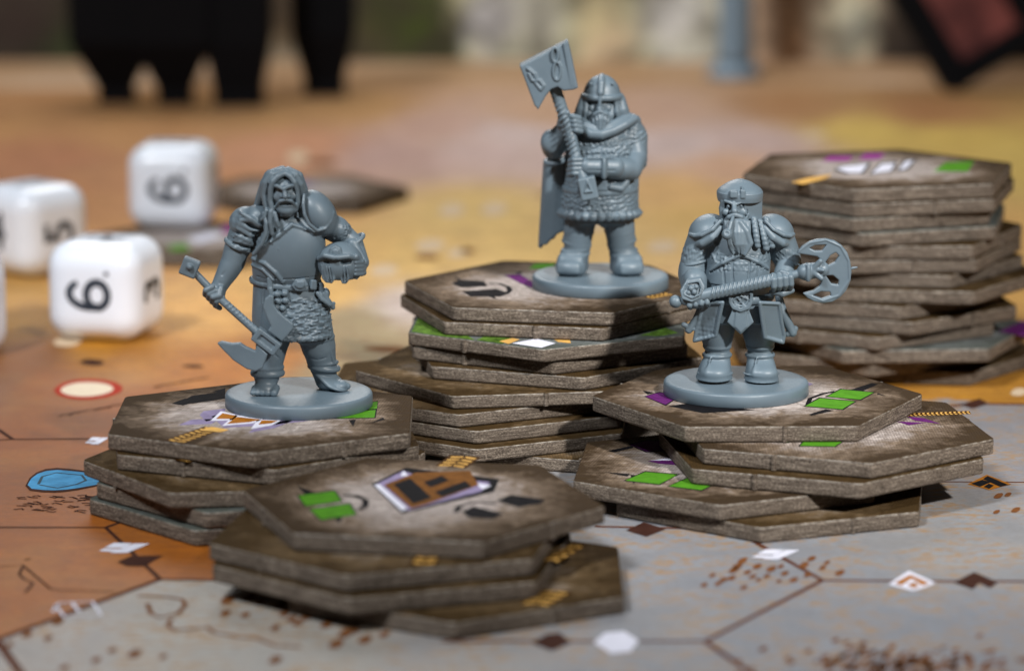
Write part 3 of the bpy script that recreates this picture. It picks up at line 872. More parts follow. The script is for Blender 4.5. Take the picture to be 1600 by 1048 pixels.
DIE = 2.05
DIE_ME = rounded_cube_mesh(DIE, 0.52)
DIE_ME.materials.append(MAT['dice'])
def die(x, y, z, yaw, label, front, right, top, left=None):
    o = bpy.data.objects.new('die', DIE_ME)
    COL.objects.link(o)
    o.location = (x, y, z + DIE / 2); o.rotation_euler = (0, 0, R(yaw))
    tag(o, label, 'die', 'white numbered dice')
    h = DIE / 2 + 0.003
    faces = {'front': (front, (0, -h, 0), (R(90), 0, 0)), 'right': (right, (h, 0, 0), (R(90), 0, R(90))),
             'top': (top, (0, 0, h), (0, 0, 0)), 'left': (left, (-h, 0, 0), (R(90), 0, R(-90)))}
    for k, (t, loc, rot) in faces.items():
        if not t:
            continue
        body, spin = t
        me = six_mesh(0.98) if body == '6.' else text_mesh(body, 1.2)
        e = link_mesh('number', me, [MAT['number']], o)
        e.location = loc
        e.rotation_euler = (Matrix.Rotation(rot[2], 3, 'Z') @ Matrix.Rotation(rot[0], 3, 'X') @ Matrix.Rotation(R(spin), 3, 'Z')).to_euler()
    return o
q = bp(152, 537)
die(q.x + .10, q.y + 0.95, 0.004, -15, 'white die showing a six lying on its side, nearest of the dice', ('6.', 90), ('3', 90), ('2', 40), ('5', 0))
q = bp(43, 438)
die(q.x - .05, q.y + 1.2, 0.004, -42, 'white die half behind the nearest die, at the left edge', ('4', 0), ('5', 90), ('1', 0), ('2', 0))
q = bp(268, 362, .284)
die(q.x, q.y + 0.95, 0.288, -4, 'blurred white die farthest back, on a tile', ('6.', 90), ('3', 0), ('2', 80), ('5', 0))
q = bp(-80, 560)
die(q.x, q.y + 0.9, 0.004, 10, 'white die almost cut off by the left edge of the photo', ('1', 0), ('2', 0), ('3', 0))

# ================================================================== FIGURINES
# Each figurine is modelled as blended solids on a voxel grid (one grid per part) and skinned.
# Units while modelling: 1/100-ish cm "px"; x right, y away from the viewer, z up, base top at z = 0.
def _v(p): return np.array(p, dtype=np.float32)

class Solid:
    """an ordered list of solids that are blended, cut or textured, then skinned to one mesh"""
    def __init__(self, fig, h=1.35):
        self.f, self.h, self.ops = fig, h, []
        self.lo, self.hi = _v([1e9] * 3), _v([-1e9] * 3)
    # point helper: photograph pixel and depth -> local
    def P(self, px, py, y=0.0):
        return self.f.P(px, py, y)
    def _op(self, mode, fn, lo, hi, k):
        lo, hi = _v(lo), _v(hi)
        if mode == 'add':
            self.lo = np.minimum(self.lo, lo); self.hi = np.maximum(self.hi, hi)
        self.ops.append((mode, fn, lo, hi, k))
        return self
    # ---- solids (pts: (px, py, y)); radii in px
    def ball(self, c, r, k=3, mode='add'):
        return self.ell(c, (r, r, r), k=k, mode=mode)
    def ell(self, c, r, rot=None, k=3, mode='add'):
        c = self.P(*c); r = _v(r)
        M = np.eye(3, dtype=np.float32) if rot is None else _v(Matrix.Rotation(R(rot[2]), 3, 'Z') @ Matrix.Rotation(R(rot[1]), 3, 'Y') @ Matrix.Rotation(R(rot[0]), 3, 'X'))
        def fn(X, Y, Z):
            x, y, z = X - c[0], Y - c[1], Z - c[2]
            a = (M[0, 0] * x + M[1, 0] * y + M[2, 0] * z) / r[0]
            b = (M[0, 1] * x + M[1, 1] * y + M[2, 1] * z) / r[1]
            d = (M[0, 2] * x + M[1, 2] * y + M[2, 2] * z) / r[2]
            k0 = np.sqrt(a * a + b * b + d * d)
            k1 = np.sqrt((a / r[0]) ** 2 + (b / r[1]) ** 2 + (d / r[2]) ** 2) + 1e-6
            return k0 * (k0 - 1) / k1
        m = float(r.max())
        return self._op(mode, fn, c - m, c + m, k)
    def tube(self, pts, rad, k=3, mode='add', flat=None):
        """chain of tapered capsules; flat=(sx,sy,sz) squashes distances"""
        Q = [self.P(*p) for p in pts]
        rad = [rad] * len(Q) if np.isscalar(rad) else list(rad)
        def fn(X, Y, Z):
            out = None
            for i in range(len(Q) - 1):
                a, b = Q[i], Q[i + 1]
                d = b - a; L2 = float(d @ d) + 1e-6
                px, py, pz = X - a[0], Y - a[1], Z - a[2]
                t = np.clip((px * d[0] + py * d[1] + pz * d[2]) / L2, 0, 1)
                ex, ey, ez = px - t * d[0], py - t * d[1], pz - t * d[2]
                s = np.sqrt(ex * ex + ey * ey + ez * ez) - (rad[i] + (rad[i + 1] - rad[i]) * t)
                out = s if out is None else np.minimum(out, s)
            return out
        A = np.array(Q); m = max(rad)
        return self._op(mode, fn, A.min(0) - m, A.max(0) + m, k)
    def box(self, c, half, rot=(0, 0, 0), rd=1.5, k=2, mode='add'):
        c = self.P(*c); hb = _v(half) - rd
        M = _v(Matrix.Rotation(R(rot[2]), 3, 'Z') @ Matrix.Rotation(R(rot[1]), 3, 'Y') @ Matrix.Rotation(R(rot[0]), 3, 'X'))
        def fn(X, Y, Z):
            x, y, z = X - c[0], Y - c[1], Z - c[2]
            q = [np.abs(M[0, i] * x + M[1, i] * y + M[2, i] * z) - hb[i] for i in range(3)]
            o = np.sqrt(sum(np.maximum(a, 0) ** 2 for a in q))
            return o + np.minimum(np.maximum(q[0], np.maximum(q[1], q[2])), 0) - rd
        m = float(np.linalg.norm(half))
        return self._op(mode, fn, c - m, c + m, k)
    def plate(self, poly, y0, half, rd=1.0, k=2, mode='add', slope=(0, 0), curve=0.0, xc=None):
        """polygon drawn in the front view, extruded along depth; slope tilts, curve bends it round x"""
        Q = [self.P(px, py, y0) for px, py in poly]
        xs = [(float(q[0]), float(q[2])) for q in Q]
        cx = (sum(a for a, b in xs) / len(xs)) if xc is None else xc - self.f.cx
        cz = sum(b for a, b in xs) / len(xs)
        def fn(X, Y, Z):
            d = np.full(np.broadcast(X, Z).shape, 1e9, dtype=np.float32)
            s = np.ones_like(d)
            n = len(xs)
            for i in range(n):
                ax, az = xs[i]; bx, bz = xs[(i + 1) % n]
                ex, ez = bx - ax, bz - az
                wx, wz = X - ax, Z - az
                t = np.clip((wx * ex + wz * ez) / (ex * ex + ez * ez + 1e-9), 0, 1)
                d = np.minimum(d, (wx - ex * t) ** 2 + (wz - ez * t) ** 2)
                c1 = Z >= az; c2 = Z < bz; c3 = ex * wz > ez * wx
                s = np.where((c1 & c2 & c3) | (~c1 & ~c2 & ~c3), -s, s)
            d2 = s * np.sqrt(d) + rd
            yy = np.abs(Y - y0 - slope[0] * (X - cx) - slope[1] * (Z - cz) - curve * (X - cx) ** 2) - half + rd
            o = np.sqrt(np.maximum(d2, 0) ** 2 + np.maximum(yy, 0) ** 2)
            return o + np.minimum(np.maximum(d2, yy), 0) - rd
        A = np.array(xs)
        wx = A[:, 0].max() - A[:, 0].min(); wz = A[:, 1].max() - A[:, 1].min()
        ext = half + abs(slope[0]) * wx + abs(slope[1]) * wz + abs(curve) * wx * wx
        return self._op(mode, fn, (A[:, 0].min(), y0 - ext, A[:, 1].min()), (A[:, 0].max(), y0 + ext, A[:, 1].max()), k)
    def rim(self, poly, y0, half, r, slope=(0, 0), k=1.0, closed=True):
        Q = [self.P(px, py, y0) for px, py in poly]
        cx = sum(float(q[0]) for q in Q) / len(Q); cz = sum(float(q[2]) for q in Q) / len(Q)
        pts = []
        for (px, py), q in zip(poly, Q):
            dy = slope[0] * (float(q[0]) - cx) + slope[1] * (float(q[2]) - cz) - half
            pts.append((px, py - .205 * dy, y0 + dy))
        return self.tube(pts + pts[:1] if closed else pts, r, k=k)
    def ring(self, c, rx, ry, r, a0=0, a1=360, tilt=(0, 0), k=2, n=28, squash=1.0, mode='add'):
        """band round an upright ellipse: angles in degrees, 270 = towards the viewer"""
        c0 = self.P(*c)
        pts = []
        for i in range(n + 1):
            a = R(a0 + (a1 - a0) * i / n)
            x, y = rx * math.cos(a), ry * math.sin(a)
            pts.append(c0 + _v((x, y, tilt[0] * x + tilt[1] * y)))
        Q = pts
        def fn(X, Y, Z):
            out = None
            for i in range(len(Q) - 1):
                a, b = Q[i], Q[i + 1]
                d = b - a; L2 = float(d @ d) + 1e-6
                px, py, pz = X - a[0], Y - a[1], Z - a[2]
                t = np.clip((px * d[0] + py * d[1] + pz * d[2]) / L2, 0, 1)
                s = np.sqrt((px - t * d[0]) ** 2 + (py - t * d[1]) ** 2 + ((pz - t * d[2]) / squash) ** 2) - r
                out = s if out is None else np.minimum(out, s)
            return out
        A = np.array(Q); m = r * max(1, squash)
        return self._op(mode, fn, A.min(0) - m, A.max(0) + m, k)
    def stackup(self, rows, k=3, mode='add', n=2.0):
        """body of stacked super-elliptic sections: rows (px centre, py, y centre, rx, ry)"""
        C = []
        for px, py, y, rx, ry in rows:
            q = self.P(px, py, y); C.append((q[2], q[0], q[1], rx, ry))
        C.sort()
        S_ = resample(C) if len(C) > 2 else [np.array([c[i] for c in C]) for i in range(5)]
        zs = S_[0]
        def fn(X, Y, Z):
            z1 = Z.ravel()
            zz = np.clip(z1, zs[0], zs[-1])
            g = [np.interp(zz, zs, S_[i]).reshape(Z.shape).astype(np.float32) for i in range(1, 5)]
            a = np.abs(X - g[0]) / g[2]; b = np.abs(Y - g[1]) / g[3]
            rr = (a ** n + b ** n) ** (1.0 / n)
            d = (rr - 1) * np.minimum(g[2], g[3])
            dz = np.maximum(zs[0] - Z, Z - zs[-1])
            return np.where(dz > 0, np.sqrt(np.maximum(d, 0) ** 2 + dz ** 2), np.maximum(d, dz) if True else d)
        lo = (min(c[1] - c[3] for c in C), min(c[2] - c[4] for c in C), zs[0]); hi = (max(c[1] + c[3] for c in C), max(c[2] + c[4] for c in C), zs[-1])
        return self._op(mode, fn, lo, hi, k)
    def relief(self, lo, hi, fn, soft=4.0):
        """push the surface in or out by fn(X, Y, Z) px inside a box of local coordinates"""
        lo, hi = _v(lo), _v(hi)
        def g(X, Y, Z):
            w = 1.0
            for A, i in ((X, 0), (Y, 1), (Z, 2)):
                w = w * np.clip((A - lo[i]) / soft, 0, 1) * np.clip((hi[i] - A) / soft, 0, 1)
            return fn(X, Y, Z) * w
        return self._op('relief', g, lo, hi, 0)
    # ---- evaluate and skin
    def mesh(self, name):
        h = self.h
        lo = self.lo - 4 * h; hi = self.hi + 4 * h
        n = np.ceil((hi - lo) / h).astype(int) + 1
        D = np.full(n, 12.0, dtype=np.float32)
        ax = [(lo[i] + h * np.arange(n[i])).astype(np.float32) for i in range(3)]
        for mode, fn, a, b, k in self.ops:
            pad = k + 3 * h
            i0 = np.clip(np.floor((a - pad - lo) / h).astype(int), 0, n - 1)
            i1 = np.clip(np.ceil((b + pad - lo) / h).astype(int) + 1, 1, n)
            if np.any(i1 <= i0):
                continue
            sl = tuple(slice(int(p), int(q)) for p, q in zip(i0, i1))
            X = ax[0][sl[0]][:, None, None]; Y = ax[1][sl[1]][None, :, None]; Z = ax[2][sl[2]][None, None, :]
            d = np.asarray(fn(X, Y, Z), dtype=np.float32)
            d = np.broadcast_to(d, D[sl].shape)
            c = D[sl]
            if mode == 'relief':
                D[sl] = c - d
                continue
            if mode == 'cut':
                d = -d
                if k > 0:
                    t = np.maximum(k - np.abs(c - d), 0) / k
                    D[sl] = np.maximum(c, d) + t * t * k * 0.25
                else:
                    D[sl] = np.maximum(c, d)
            else:
                if k > 0:
                    t = np.maximum(k - np.abs(c - d), 0) / k
                    D[sl] = np.minimum(c, d) - t * t * k * 0.25
                else:
                    D[sl] = np.minimum(c, d)
        D[0], D[-1] = 1, 1; D[:, 0], D[:, -1] = 1, 1; D[:, :, 0], D[:, :, -1] = 1, 1
        D = np.clip(D, -12, 12)
        return surface_nets(name, D, lo, h, self.f)

def surface_nets(name, D, lo, h, fig):
    ins = D < 0
    nx, ny, nz = D.shape
    corners = [(i, j, k) for i in (0, 1) for j in (0, 1) for k in (0, 1)]
    cnt = np.zeros((nx - 1, ny - 1, nz - 1), dtype=np.uint8)
    for i, j, k in corners:
        cnt += ins[i:nx - 1 + i, j:ny - 1 + j, k:nz - 1 + k]
    act = (cnt > 0) & (cnt < 8)
    cells = np.argwhere(act)
    idx = np.full(act.shape, -1, dtype=np.int32)
    idx[act] = np.arange(len(cells))
    acc = np.zeros((len(cells), 3)); num = np.zeros(len(cells))
    cv = {c: D[cells[:, 0] + c[0], cells[:, 1] + c[1], cells[:, 2] + c[2]] for c in corners}
    for c in corners:
        for axis in range(3):
            if c[axis] == 0:
                e = list(c); e[axis] = 1; e = tuple(e)
                a, b = cv[c], cv[e]
                cr = (a < 0) != (b < 0)
                t = np.where(cr, a / np.where(cr, a - b, 1), 0)
                pt = np.tile(np.array(c, dtype=float), (len(cells), 1)); pt[:, axis] = t
                acc += np.where(cr[:, None], pt, 0); num += cr
    verts = (cells + acc / num[:, None]) * h + lo
    quads = []
    for axis in range(3):
        u, v = [(1, 2), (2, 0), (0, 1)][axis]
        s0 = [slice(None)] * 3; s1 = [slice(None)] * 3
        s0[axis] = slice(0, -1); s1[axis] = slice(1, None)
        a, b = ins[tuple(s0)], ins[tuple(s1)]
        for flip, mask in ((False, a & ~b), (True, ~a & b)):
            e = np.argwhere(mask)
            e = e[(e[:, u] > 0) & (e[:, v] > 0) & (e[:, u] < D.shape[u] - 1) & (e[:, v] < D.shape[v] - 1)]
            if not len(e):
                continue
            def at(du, dv):
                q = e.copy(); q[:, u] -= du; q[:, v] -= dv
                return idx[q[:, 0], q[:, 1], q[:, 2]]
            q4 = np.stack([at(1, 1), at(0, 1), at(0, 0), at(1, 0)], 1)
            if flip:
                q4 = q4[:, ::-1]
            quads.append(q4)
    quads = np.concatenate(quads)
    # light smoothing (Taubin) to lose the voxel steps
    nv = len(verts)
    ed = np.concatenate([quads[:, [0, 1]], quads[:, [1, 2]], quads[:, [2, 3]], quads[:, [3, 0]]])
    deg = np.bincount(ed[:, 0], minlength=nv) + np.bincount(ed[:, 1], minlength=nv)
    for lam in (0.5, -0.52):
        s = np.stack([np.bincount(ed[:, 0], verts[ed[:, 1], i], nv) + np.bincount(ed[:, 1], verts[ed[:, 0], i], nv) for i in range(3)], 1)
        verts = verts + lam * (s / deg[:, None] - verts)
    verts = verts / fig.s
    me = bpy.data.meshes.new(name)
    me.vertices.add(nv); me.vertices.foreach_set('co', verts.astype(np.float32).ravel())
    me.loops.add(len(quads) * 4); me.loops.foreach_set('vertex_index', quads.astype(np.int32).ravel())
    me.polygons.add(len(quads)); me.polygons.foreach_set('loop_start', np.arange(0, len(quads) * 4, 4, dtype=np.int32))
    me.polygons.foreach_set('use_smooth', np.ones(len(quads), dtype=bool))
    me.update(calc_edges=True); me.validate()
    return me

def resample(C, n=60):
    """smooth (Catmull-Rom) profile through rows sorted by height"""
    C = np.array(C, dtype=float)
    zs = C[:, 0]
    zz = np.linspace(zs[0], zs[-1], n)
    out = [zz]
    for i in range(1, C.shape[1]):
        v = C[:, i]
        sl = np.gradient(v, zs)
        k = np.clip(np.searchsorted(zs, zz) - 1, 0, len(zs) - 2)
        h = zs[k + 1] - zs[k]; t = (zz - zs[k]) / h
        out.append((2 * t**3 - 3 * t**2 + 1) * v[k] + (t**3 - 2 * t**2 + t) * h * sl[k] + (-2 * t**3 + 3 * t**2) * v[k + 1] + (t**3 - t**2) * h * sl[k + 1])
    return out

class Figure:
    def __init__(self, name, cx, cy, s, ztop, label, lean=0.0):
        self.cx, self.cy, self.s, self.lean = cx, cy, s, lean
        q = bp(cx, cy, ztop)
        self.root = empty(name, (q.x, q.y, ztop - 0.24))
        tag(self.root, label, 'figurine', 'grey plastic figurines')
    def P(self, px, py, y=0.0):
        z = ((self.cy - py) - 0.205 * y) / 0.979
        y = y - self.lean * max(0.0, z - 165)
        return _v((px - self.cx, y, ((self.cy - py) - 0.205 * y) / 0.979))
    def part(self, name, solid, label=None, parent=None):
        o = link_mesh(name, solid.mesh(name), [MAT['plastic']], parent or self.root)
        if parent is None:
            o.location = (0, 0, 0.24)
        if label: o['label'] = label
        return o
    def base(self, radius=1.25, notch=False):
        prof = [(radius - .02, 0.0), (radius, .015), (radius - .005, .19), (radius - .02, .222), (radius - .05, .238), (radius - .12, .24)]
        n = 96
        verts, faces = [], []
        for i in range(n):
            a = 2 * math.pi * i / n
            for r, z in prof:
                verts.append((r * math.cos(a), r * math.sin(a), z))
        k = len(prof)
        for i in range(n):
            j = (i + 1) % n
            for q in range(k - 1):
                faces.append((i * k + q, j * k + q, j * k + q + 1, i * k + q + 1))
        faces.append(tuple(i * k + k - 1 for i in range(n)))
        faces.append(tuple(i * k for i in reversed(range(n))))
        me = new_mesh('base', verts, faces)
        me.polygons.foreach_set('use_smooth', [True] * (n * (k - 1)) + [False, False])
        return link_mesh('base', me, [MAT['plastic']], self.root)

def scales(period, amp):
    """overlapping scale / mail bumps on an upright surface, by angle and height"""
    def fn(X, Y, Z):
        a = np.arctan2(Y, X) * 52
        row = Z / period
        sh = (np.floor(row) % 2) * 0.5
        u = (a / (period * 1.05) + sh) % 1 - 0.5
        v = row % 1 - 0.5
        r = np.sqrt(u * u + v * v)
        return amp * (np.clip(0.62 - r, 0, 1) * 2.2 - 0.45)
    return fn

def rough(amp, sc=0.45, seed=0):
    """lumpy fur / mail"""
    rs = np.random.RandomState(seed)
    W = rs.normal(size=(9, 3)) * sc; ph = rs.rand(9) * 6.28
    def fn(X, Y, Z):
        s = 0
        for w, p in zip(W, ph):
            s = s + np.sin(w[0] * X + w[1] * Y + w[2] * Z + p)
        return amp * s / 3.0
    return fn

def front_y(fig, rows, px, py, n=2.0, lift=0.0):
    """depth of the front of a stackup body at a photograph pixel"""
    C = sorted((float(q[2]), float(q[0]), float(q[1]), rx, ry) for q, rx, ry in ((fig.P(a, b, c), rx, ry) for a, b, c, rx, ry in rows))
    S_ = resample(C) if len(C) > 2 else [np.array([c[i] for c in C]) for i in range(5)]
    zs = S_[0]
    y = -40.0
    for _ in range(8):
        z = ((fig.cy - py) - 0.205 * y) / 0.979
        g = [float(np.interp(z, zs, S_[i])) for i in range(1, 5)]
        u = min(abs(px - fig.cx - g[0]) / g[2], 0.985)
        y = g[1] - g[3] * (1 - u ** n) ** (1 / n)
    y -= lift
    # undo the lean that P() will add
    z = ((fig.cy - py) - 0.205 * y) / 0.979
    return y + fig.lean * max(0.0, z - 165)

def on(fig, rows, pts, n=2.0, lift=0.0):
    return [(a, b, front_y(fig, rows, a, b, n, lift)) for a, b in pts]

# ------------------------------------------------------------------ long-haired figurine with mattock
def build_longhair():
    F = Figure('dwarf_figurine', 467, 611, 93.2, 1.404 + 0.24, 'grey figurine with long loose hair, holding a mattock and a helmet', lean=0.15)
    F.base()
    chest = [(452, 338, -2, 40, 28), (456, 352, -3, 47, 35), (457, 370, -4, 54, 41), (454, 400, -5, 57, 44), (451, 430, -3, 54, 42), (449, 444, -1, 52, 39)]
    skirt = [(451, 436, 0, 53, 40), (455, 470, -1, 59, 45), (457, 500, -2, 62, 47), (458, 524, -3, 61, 46)]
    # ---- body
    b = Solid(F)
    b.stackup([(455, 330, 2, 30, 24), (452, 360, 0, 40, 30), (450, 440, 0, 44, 32), (455, 500, 0, 48, 36)], k=4)
    b.tube([(436, 500, -4), (426, 540, -12), (418, 586, -14)], [30, 25, 20], k=5)
    b.tube([(488, 500, 8), (498, 540, 12), (508, 588, 22)], [31, 27, 18], k=5)
    # bare foot with toes
    b.tube([(417, 588, -14), (416, 603, -20)], [17, 15], k=5)
    b.ell((415, 607, -27), (19, 14, 10), k=5)
    for i, (x, r) in enumerate(((398, 4.6), (405, 5.0), (413, 5.4), (421, 5.8), (431, 7.2))):
        b.tube([(x + 1, 606, -28), (x - 1, 613.5, -38)], [r, r * .95], k=1.6)
    # wrapped foot
    b.ell((515, 598, 18), (20, 22, 13), rot=(0, 0, -38), k=5)
    b.ell((530, 602, 6), (15, 15, 9), k=4)
    for x, r in ((520, 5), (528, 5.4), (536, 5.8), (543, 5.4)):
        b.ball((x, 604.5 - (x - 520) * .06, -3 + (x - 520) * .35), r, k=1.5)
    for i in range(5):
        b.ring((507 + i * 4.2, 584 + i * 4.2, 19 - i * 3.2), 20 - i * .6, 18, 2.6, 170, 370, tilt=(-.35, .15), k=1.0)
    # trouser cuffs and folds
    b.ring((419, 582, -13), 22, 19, 5.5, k=2)
    b.ring((420, 573, -12), 22, 20, 3.5, k=2)
    b.ring((506, 573, 18), 22, 20, 4.5, tilt=(-.1, 0), k=2)
    b.ring((504, 565, 16), 23, 20, 2.6, k=1.5)
    b.ring((494, 528, 8), 27, 25, 3.5, tilt=(.12, 0), k=2)
    b.tube([(515, 530, -8), (518, 548, -4), (522, 566, 2)], 2.2, k=1.2)
    # neck and head
    b.tube([(453, 350, -8), (451, 322, -13)], 17, k=6)
    b.ell((451, 303, -18), (21.5, 23, 28), k=4)
    b.ell((453, 322, -20), (16, 17, 16), k=4)
    b.tube([(433, 294, -34), (442, 295, -41), (451, 300, -42), (461, 295, -41), (470, 293, -33)], [2.6, 3.3, 2.8, 3.3, 2.6], k=2)
    b.tube([(452, 297, -39), (453, 304, -42), (454, 311, -45)], [2.8, 3.4, 4.4], k=2)
    b.ball((449, 311, -41), 3, k=1.5).ball((459, 311, -41), 3, k=1.5)
    b.ell((442, 302.5, -42), (5.4, 6, 3.2), k=1.2, mode='cut').ell((463, 302, -41), (5.4, 6, 3.2), k=1.2, mode='cut')
    b.ball((443, 303.5, -33), 3.0, k=.6).ball((462, 303, -32.5), 3.0, k=.6)
    b.ell((438, 310, -33), (6, 5, 6), k=3).ell((466, 309, -32), (6, 5, 6), k=3)
    b.tube([(445, 322, -44), (454, 323, -46), (462, 322, -44)], 1.5, k=1, mode='cut')
    # arm with the mattock
    b.tube([(388, 350, 2), (374, 388, -4), (368, 408, -8), (345, 450, -24)], [22, 20, 19, 12.5], k=6)
    b.ell((363, 418, -12), (15, 15, 26), rot=(0, 28, 0), k=6)
    b.ell((386, 378, -4), (17, 17, 22), rot=(0, 18, 0), k=6)
    b.ell((341, 458, -27), (15, 12, 13), rot=(0, 35, 0), k=5)
    for i in range(4):
        dx, dy = 5.2 * i, 5.6 * i
        b.tube([(337 + dx, 449 + dy, -40), (327 + dx, 454 + dy, -42), (325 + dx, 460 + dy, -33), (331 + dx, 464 + dy, -24)], [4.6, 4.8, 4.6, 4.0], k=1.1)
    b.tube([(350, 450, -36), (348, 462, -43), (338, 465, -46)], [5, 5, 4], k=1.5)
    # arm round the helmet
    b.tube([(508, 348, 10), (540, 368, 8), (556, 380, 2), (569, 410, -14)], [21, 18, 15, 11.5], k=6)
    b.ell((566, 418, -20), (9, 13, 12), k=4)
    for i in range(4):
        b.tube([(572, 408 + 6 * i, -16), (569, 410 + 6 * i, -34), (560, 411 + 6 * i, -44)], [4.4, 4.4, 3.6], k=1.0)
    for p_, r_ in (([(352, 430, -30), (360, 420, -32), (372, 410, -30)], 1.2), ([(376, 392, -26), (384, 384, -26), (396, 382, -22)], 1.3), ([(347, 441, -34), (354, 445, -36), (362, 444, -33)], 1.0),
                   ([(430, 552, -36), (440, 560, -30), (442, 570, -26)], 1.4), ([(484, 548, -14), (494, 553, -18), (508, 550, -14)], 1.4), ([(486, 560, -8), (498, 562, -10), (512, 558, -8)], 1.2)):
        b.tube(p_, r_, k=1.5, mode='cut')
    body = F.part('body', b)
    # ---- hair and beard
    g = Solid(F, 1.15)
    g.ell((448, 294, -4), (30, 30, 28), k=3)
    g.ell((447, 312, 12), (33, 20, 40), k=5)
    g.ell((453, 313, -54), (18.5, 28, 27), k=3, mode='cut')
    st = [([(452, 275, -27), (443, 280, -34), (435, 288, -37), (431, 300, -37), (430, 316, -37), (433, 330, -40), (428, 340, -39)], [4.4, 4.6, 4.6, 4.4, 4.2, 4, 2.6]),
          ([(450, 271, -20), (433, 276, -27), (424, 289, -28), (421, 306, -27), (424, 326, -31), (432, 338, -37)], [6, 6.6, 6.6, 6.2, 5.5, 4]),
          ([(448, 269, -10), (429, 276, -14), (420, 291, -14), (416, 308, -12), (410, 320, -8)], [7, 7.6, 7.6, 7, 4.5]),
          ([(445, 270, 4), (426, 277, 4), (417, 296, 6), (411, 312, 4), (405, 322, 2)], [7, 8, 8, 7, 4]),
          ([(454, 275, -27), (462, 280, -33), (468, 289, -35), (472, 302, -33), (473, 318, -33), (470, 331, -34)], [4.2, 4.4, 4.4, 4, 3.8, 2.6]),
          ([(456, 271, -20), (469, 277, -24), (476, 291, -24), (478, 308, -20), (477, 326, -18)], [6, 6.4, 6.4, 6, 4.4]),
          ([(457, 270, -8), (473, 278, -10), (480, 298, -8), (481, 318, -4)], [7, 7.2, 7, 5]),
          ([(431, 334, -43), (430, 350, -46), (433, 368, -46)], [4.2, 4, 3.2]),
          ([(437, 336, -43), (440, 348, -47), (443, 356, -47)], [3.4, 3.6, 3.0]),
          ([(424, 332, -38), (421, 342, -40), (416, 346, -38)], [3.6, 3.4, 2.6])]
    for p, r in st:
        g.tube(p, r, k=1.0)
    for i in range(7):
        g.tube([(449 - i * 2.6, 268 + i * .6, -24 + i * 4), (437 - i * 2.8, 276 + i * 1.5, -33 + i * 5), (428 - i * 1.8, 290 + i * 3, -36 + i * 6)], 1.3, k=.8)
        g.tube([(455 + i * 2.6, 269 + i * .8, -24 + i * 4), (465 + i * 2.2, 277 + i * 2, -32 + i * 5), (473 + i * 1.2, 291 + i * 3, -33 + i * 6)], 1.3, k=.8)
    # beard
    g.ell((454, 328, -30), (17.5, 13, 11), k=3)
    g.ell((455, 332, -34), (12, 10, 8), k=3)
    g.tube([(454, 316, -45), (446, 318, -43), (438, 326, -36), (438, 334, -32)], [2.8, 3.0, 2.4, 1.6], k=1.5)
    g.tube([(455, 316, -45), (463, 318, -42), (470, 325, -35), (469, 333, -31)], [2.8, 3.0, 2.4, 1.6], k=1.5)
    for i in range(9):
        x = 442 + i * 3.0
        g.tube([(x, 325, -38 - 4 * math.sin(i / 8 * 3.14)), (454 + (x - 454) * .62, 340, -38 - 2 * math.sin(i / 8 * 3.14))], [1.7, 1.2], k=.7)
    g.tube([(446, 322.5, -48), (455, 323.5, -49), (464, 322.5, -47)], 1.6, k=1, mode='cut')
    F.part('hair', g)
    # ---- armour
    a = Solid(F)
    a.stackup(chest, k=2, n=2.3)
    a.ring((455, 343, -7), 23, 21, 4.2, tilt=(0, .25), k=2)
    a.ring((455, 349, -7), 27, 24, 3.4, tilt=(0, .28), k=2)
    # cloth cap sleeve
    a.ell((391, 350, 2), (29, 27, 27), rot=(0, 25, 0), k=4)
    a.ell((410, 338, -6), (22, 24, 18), k=5)
    fr = random.Random(5)
    for i in range(6):
        u = i / 5.0
        j = lambda s_: fr.uniform(-s_, s_)
        a.tube([(380 - 20 * u + j(2), 331 + 44 * u + j(2), -8), (385 - 11 * u, 334 + 45 * u + j(3), -25), (400 - 4 * u, 341 + 43 * u + j(3), -33 + 6 * u), (414 - 14 * u + j(4), 352 + 34 * u + j(4), -33 + 8 * u)], [1.5, 2.4 + fr.random(), 2.6 + fr.random(), 1.4], k=6)
    a.ring((379, 382, -3), 21, 22, 4.2, tilt=(-.35, .1), k=2)
    a.relief((-108, -45, 225), (-50, 30, 285), rough(.55, .35, 8))
    a.relief((-70, -40, 232), (-48, 10, 268), rough(.9, .8, 3))
    a.relief((-108, -40, 225), (-60, 10, 262), rough(.5, .5, 5))
    a.tube([(420, 336, -36), (424, 352, -44), (423, 368, -46), (416, 384, -46), (403, 398, -40)], 3.6, k=1.2)
    # smooth pauldron with rim
    a.ell((501, 334, -4), (27, 33, 40), rot=(0, -33, 0), k=3)
    a.tube([(482, 308, -28), (481, 322, -37), (483, 338, -42), (490, 353, -43), (502, 362.5, -40), (514, 359, -34), (522, 348, -27), (526, 334, -16), (520, 322, -6)], 2.8, k=1.2)
    # mail sleeve
    a.ell((530, 356, 4), (25, 21, 18), rot=(0, 35, 0), k=3)
    a.relief((48, -30, 220), (92, 30, 272), rough(1.1, .75, 9))
    a.ring((556, 377, 2), 15, 15, 3.6, tilt=(.6, .2), k=1.5)
    a.tube([(555, 381, -10), (572, 410, -20)], [9, 7], k=2)
    # straps on the breastplate
    for pts, r in (([(463, 353), (441, 371), (420, 385), (408, 394)], 3.6), ([(461, 353), (485, 360), (506, 369)], 3.0), ([(400, 404), (420, 413), (436, 427), (447, 441)], 3.4), ([(399, 414), (416, 422), (432, 438)], 2.8)):
        a.tube(on(F, chest, pts, 2.3, 1.2), r, k=.9)
    a.ball((442, 391, front_y(F, chest, 442, 391, 2.3)), 1.4, k=.8)
    for x_, y_ in ((452, 362), (430, 380), (484, 361)):
        a.ball((x_, y_, front_y(F, chest, x_, y_, 2.3, 3.6)), 2.0, k=.5)
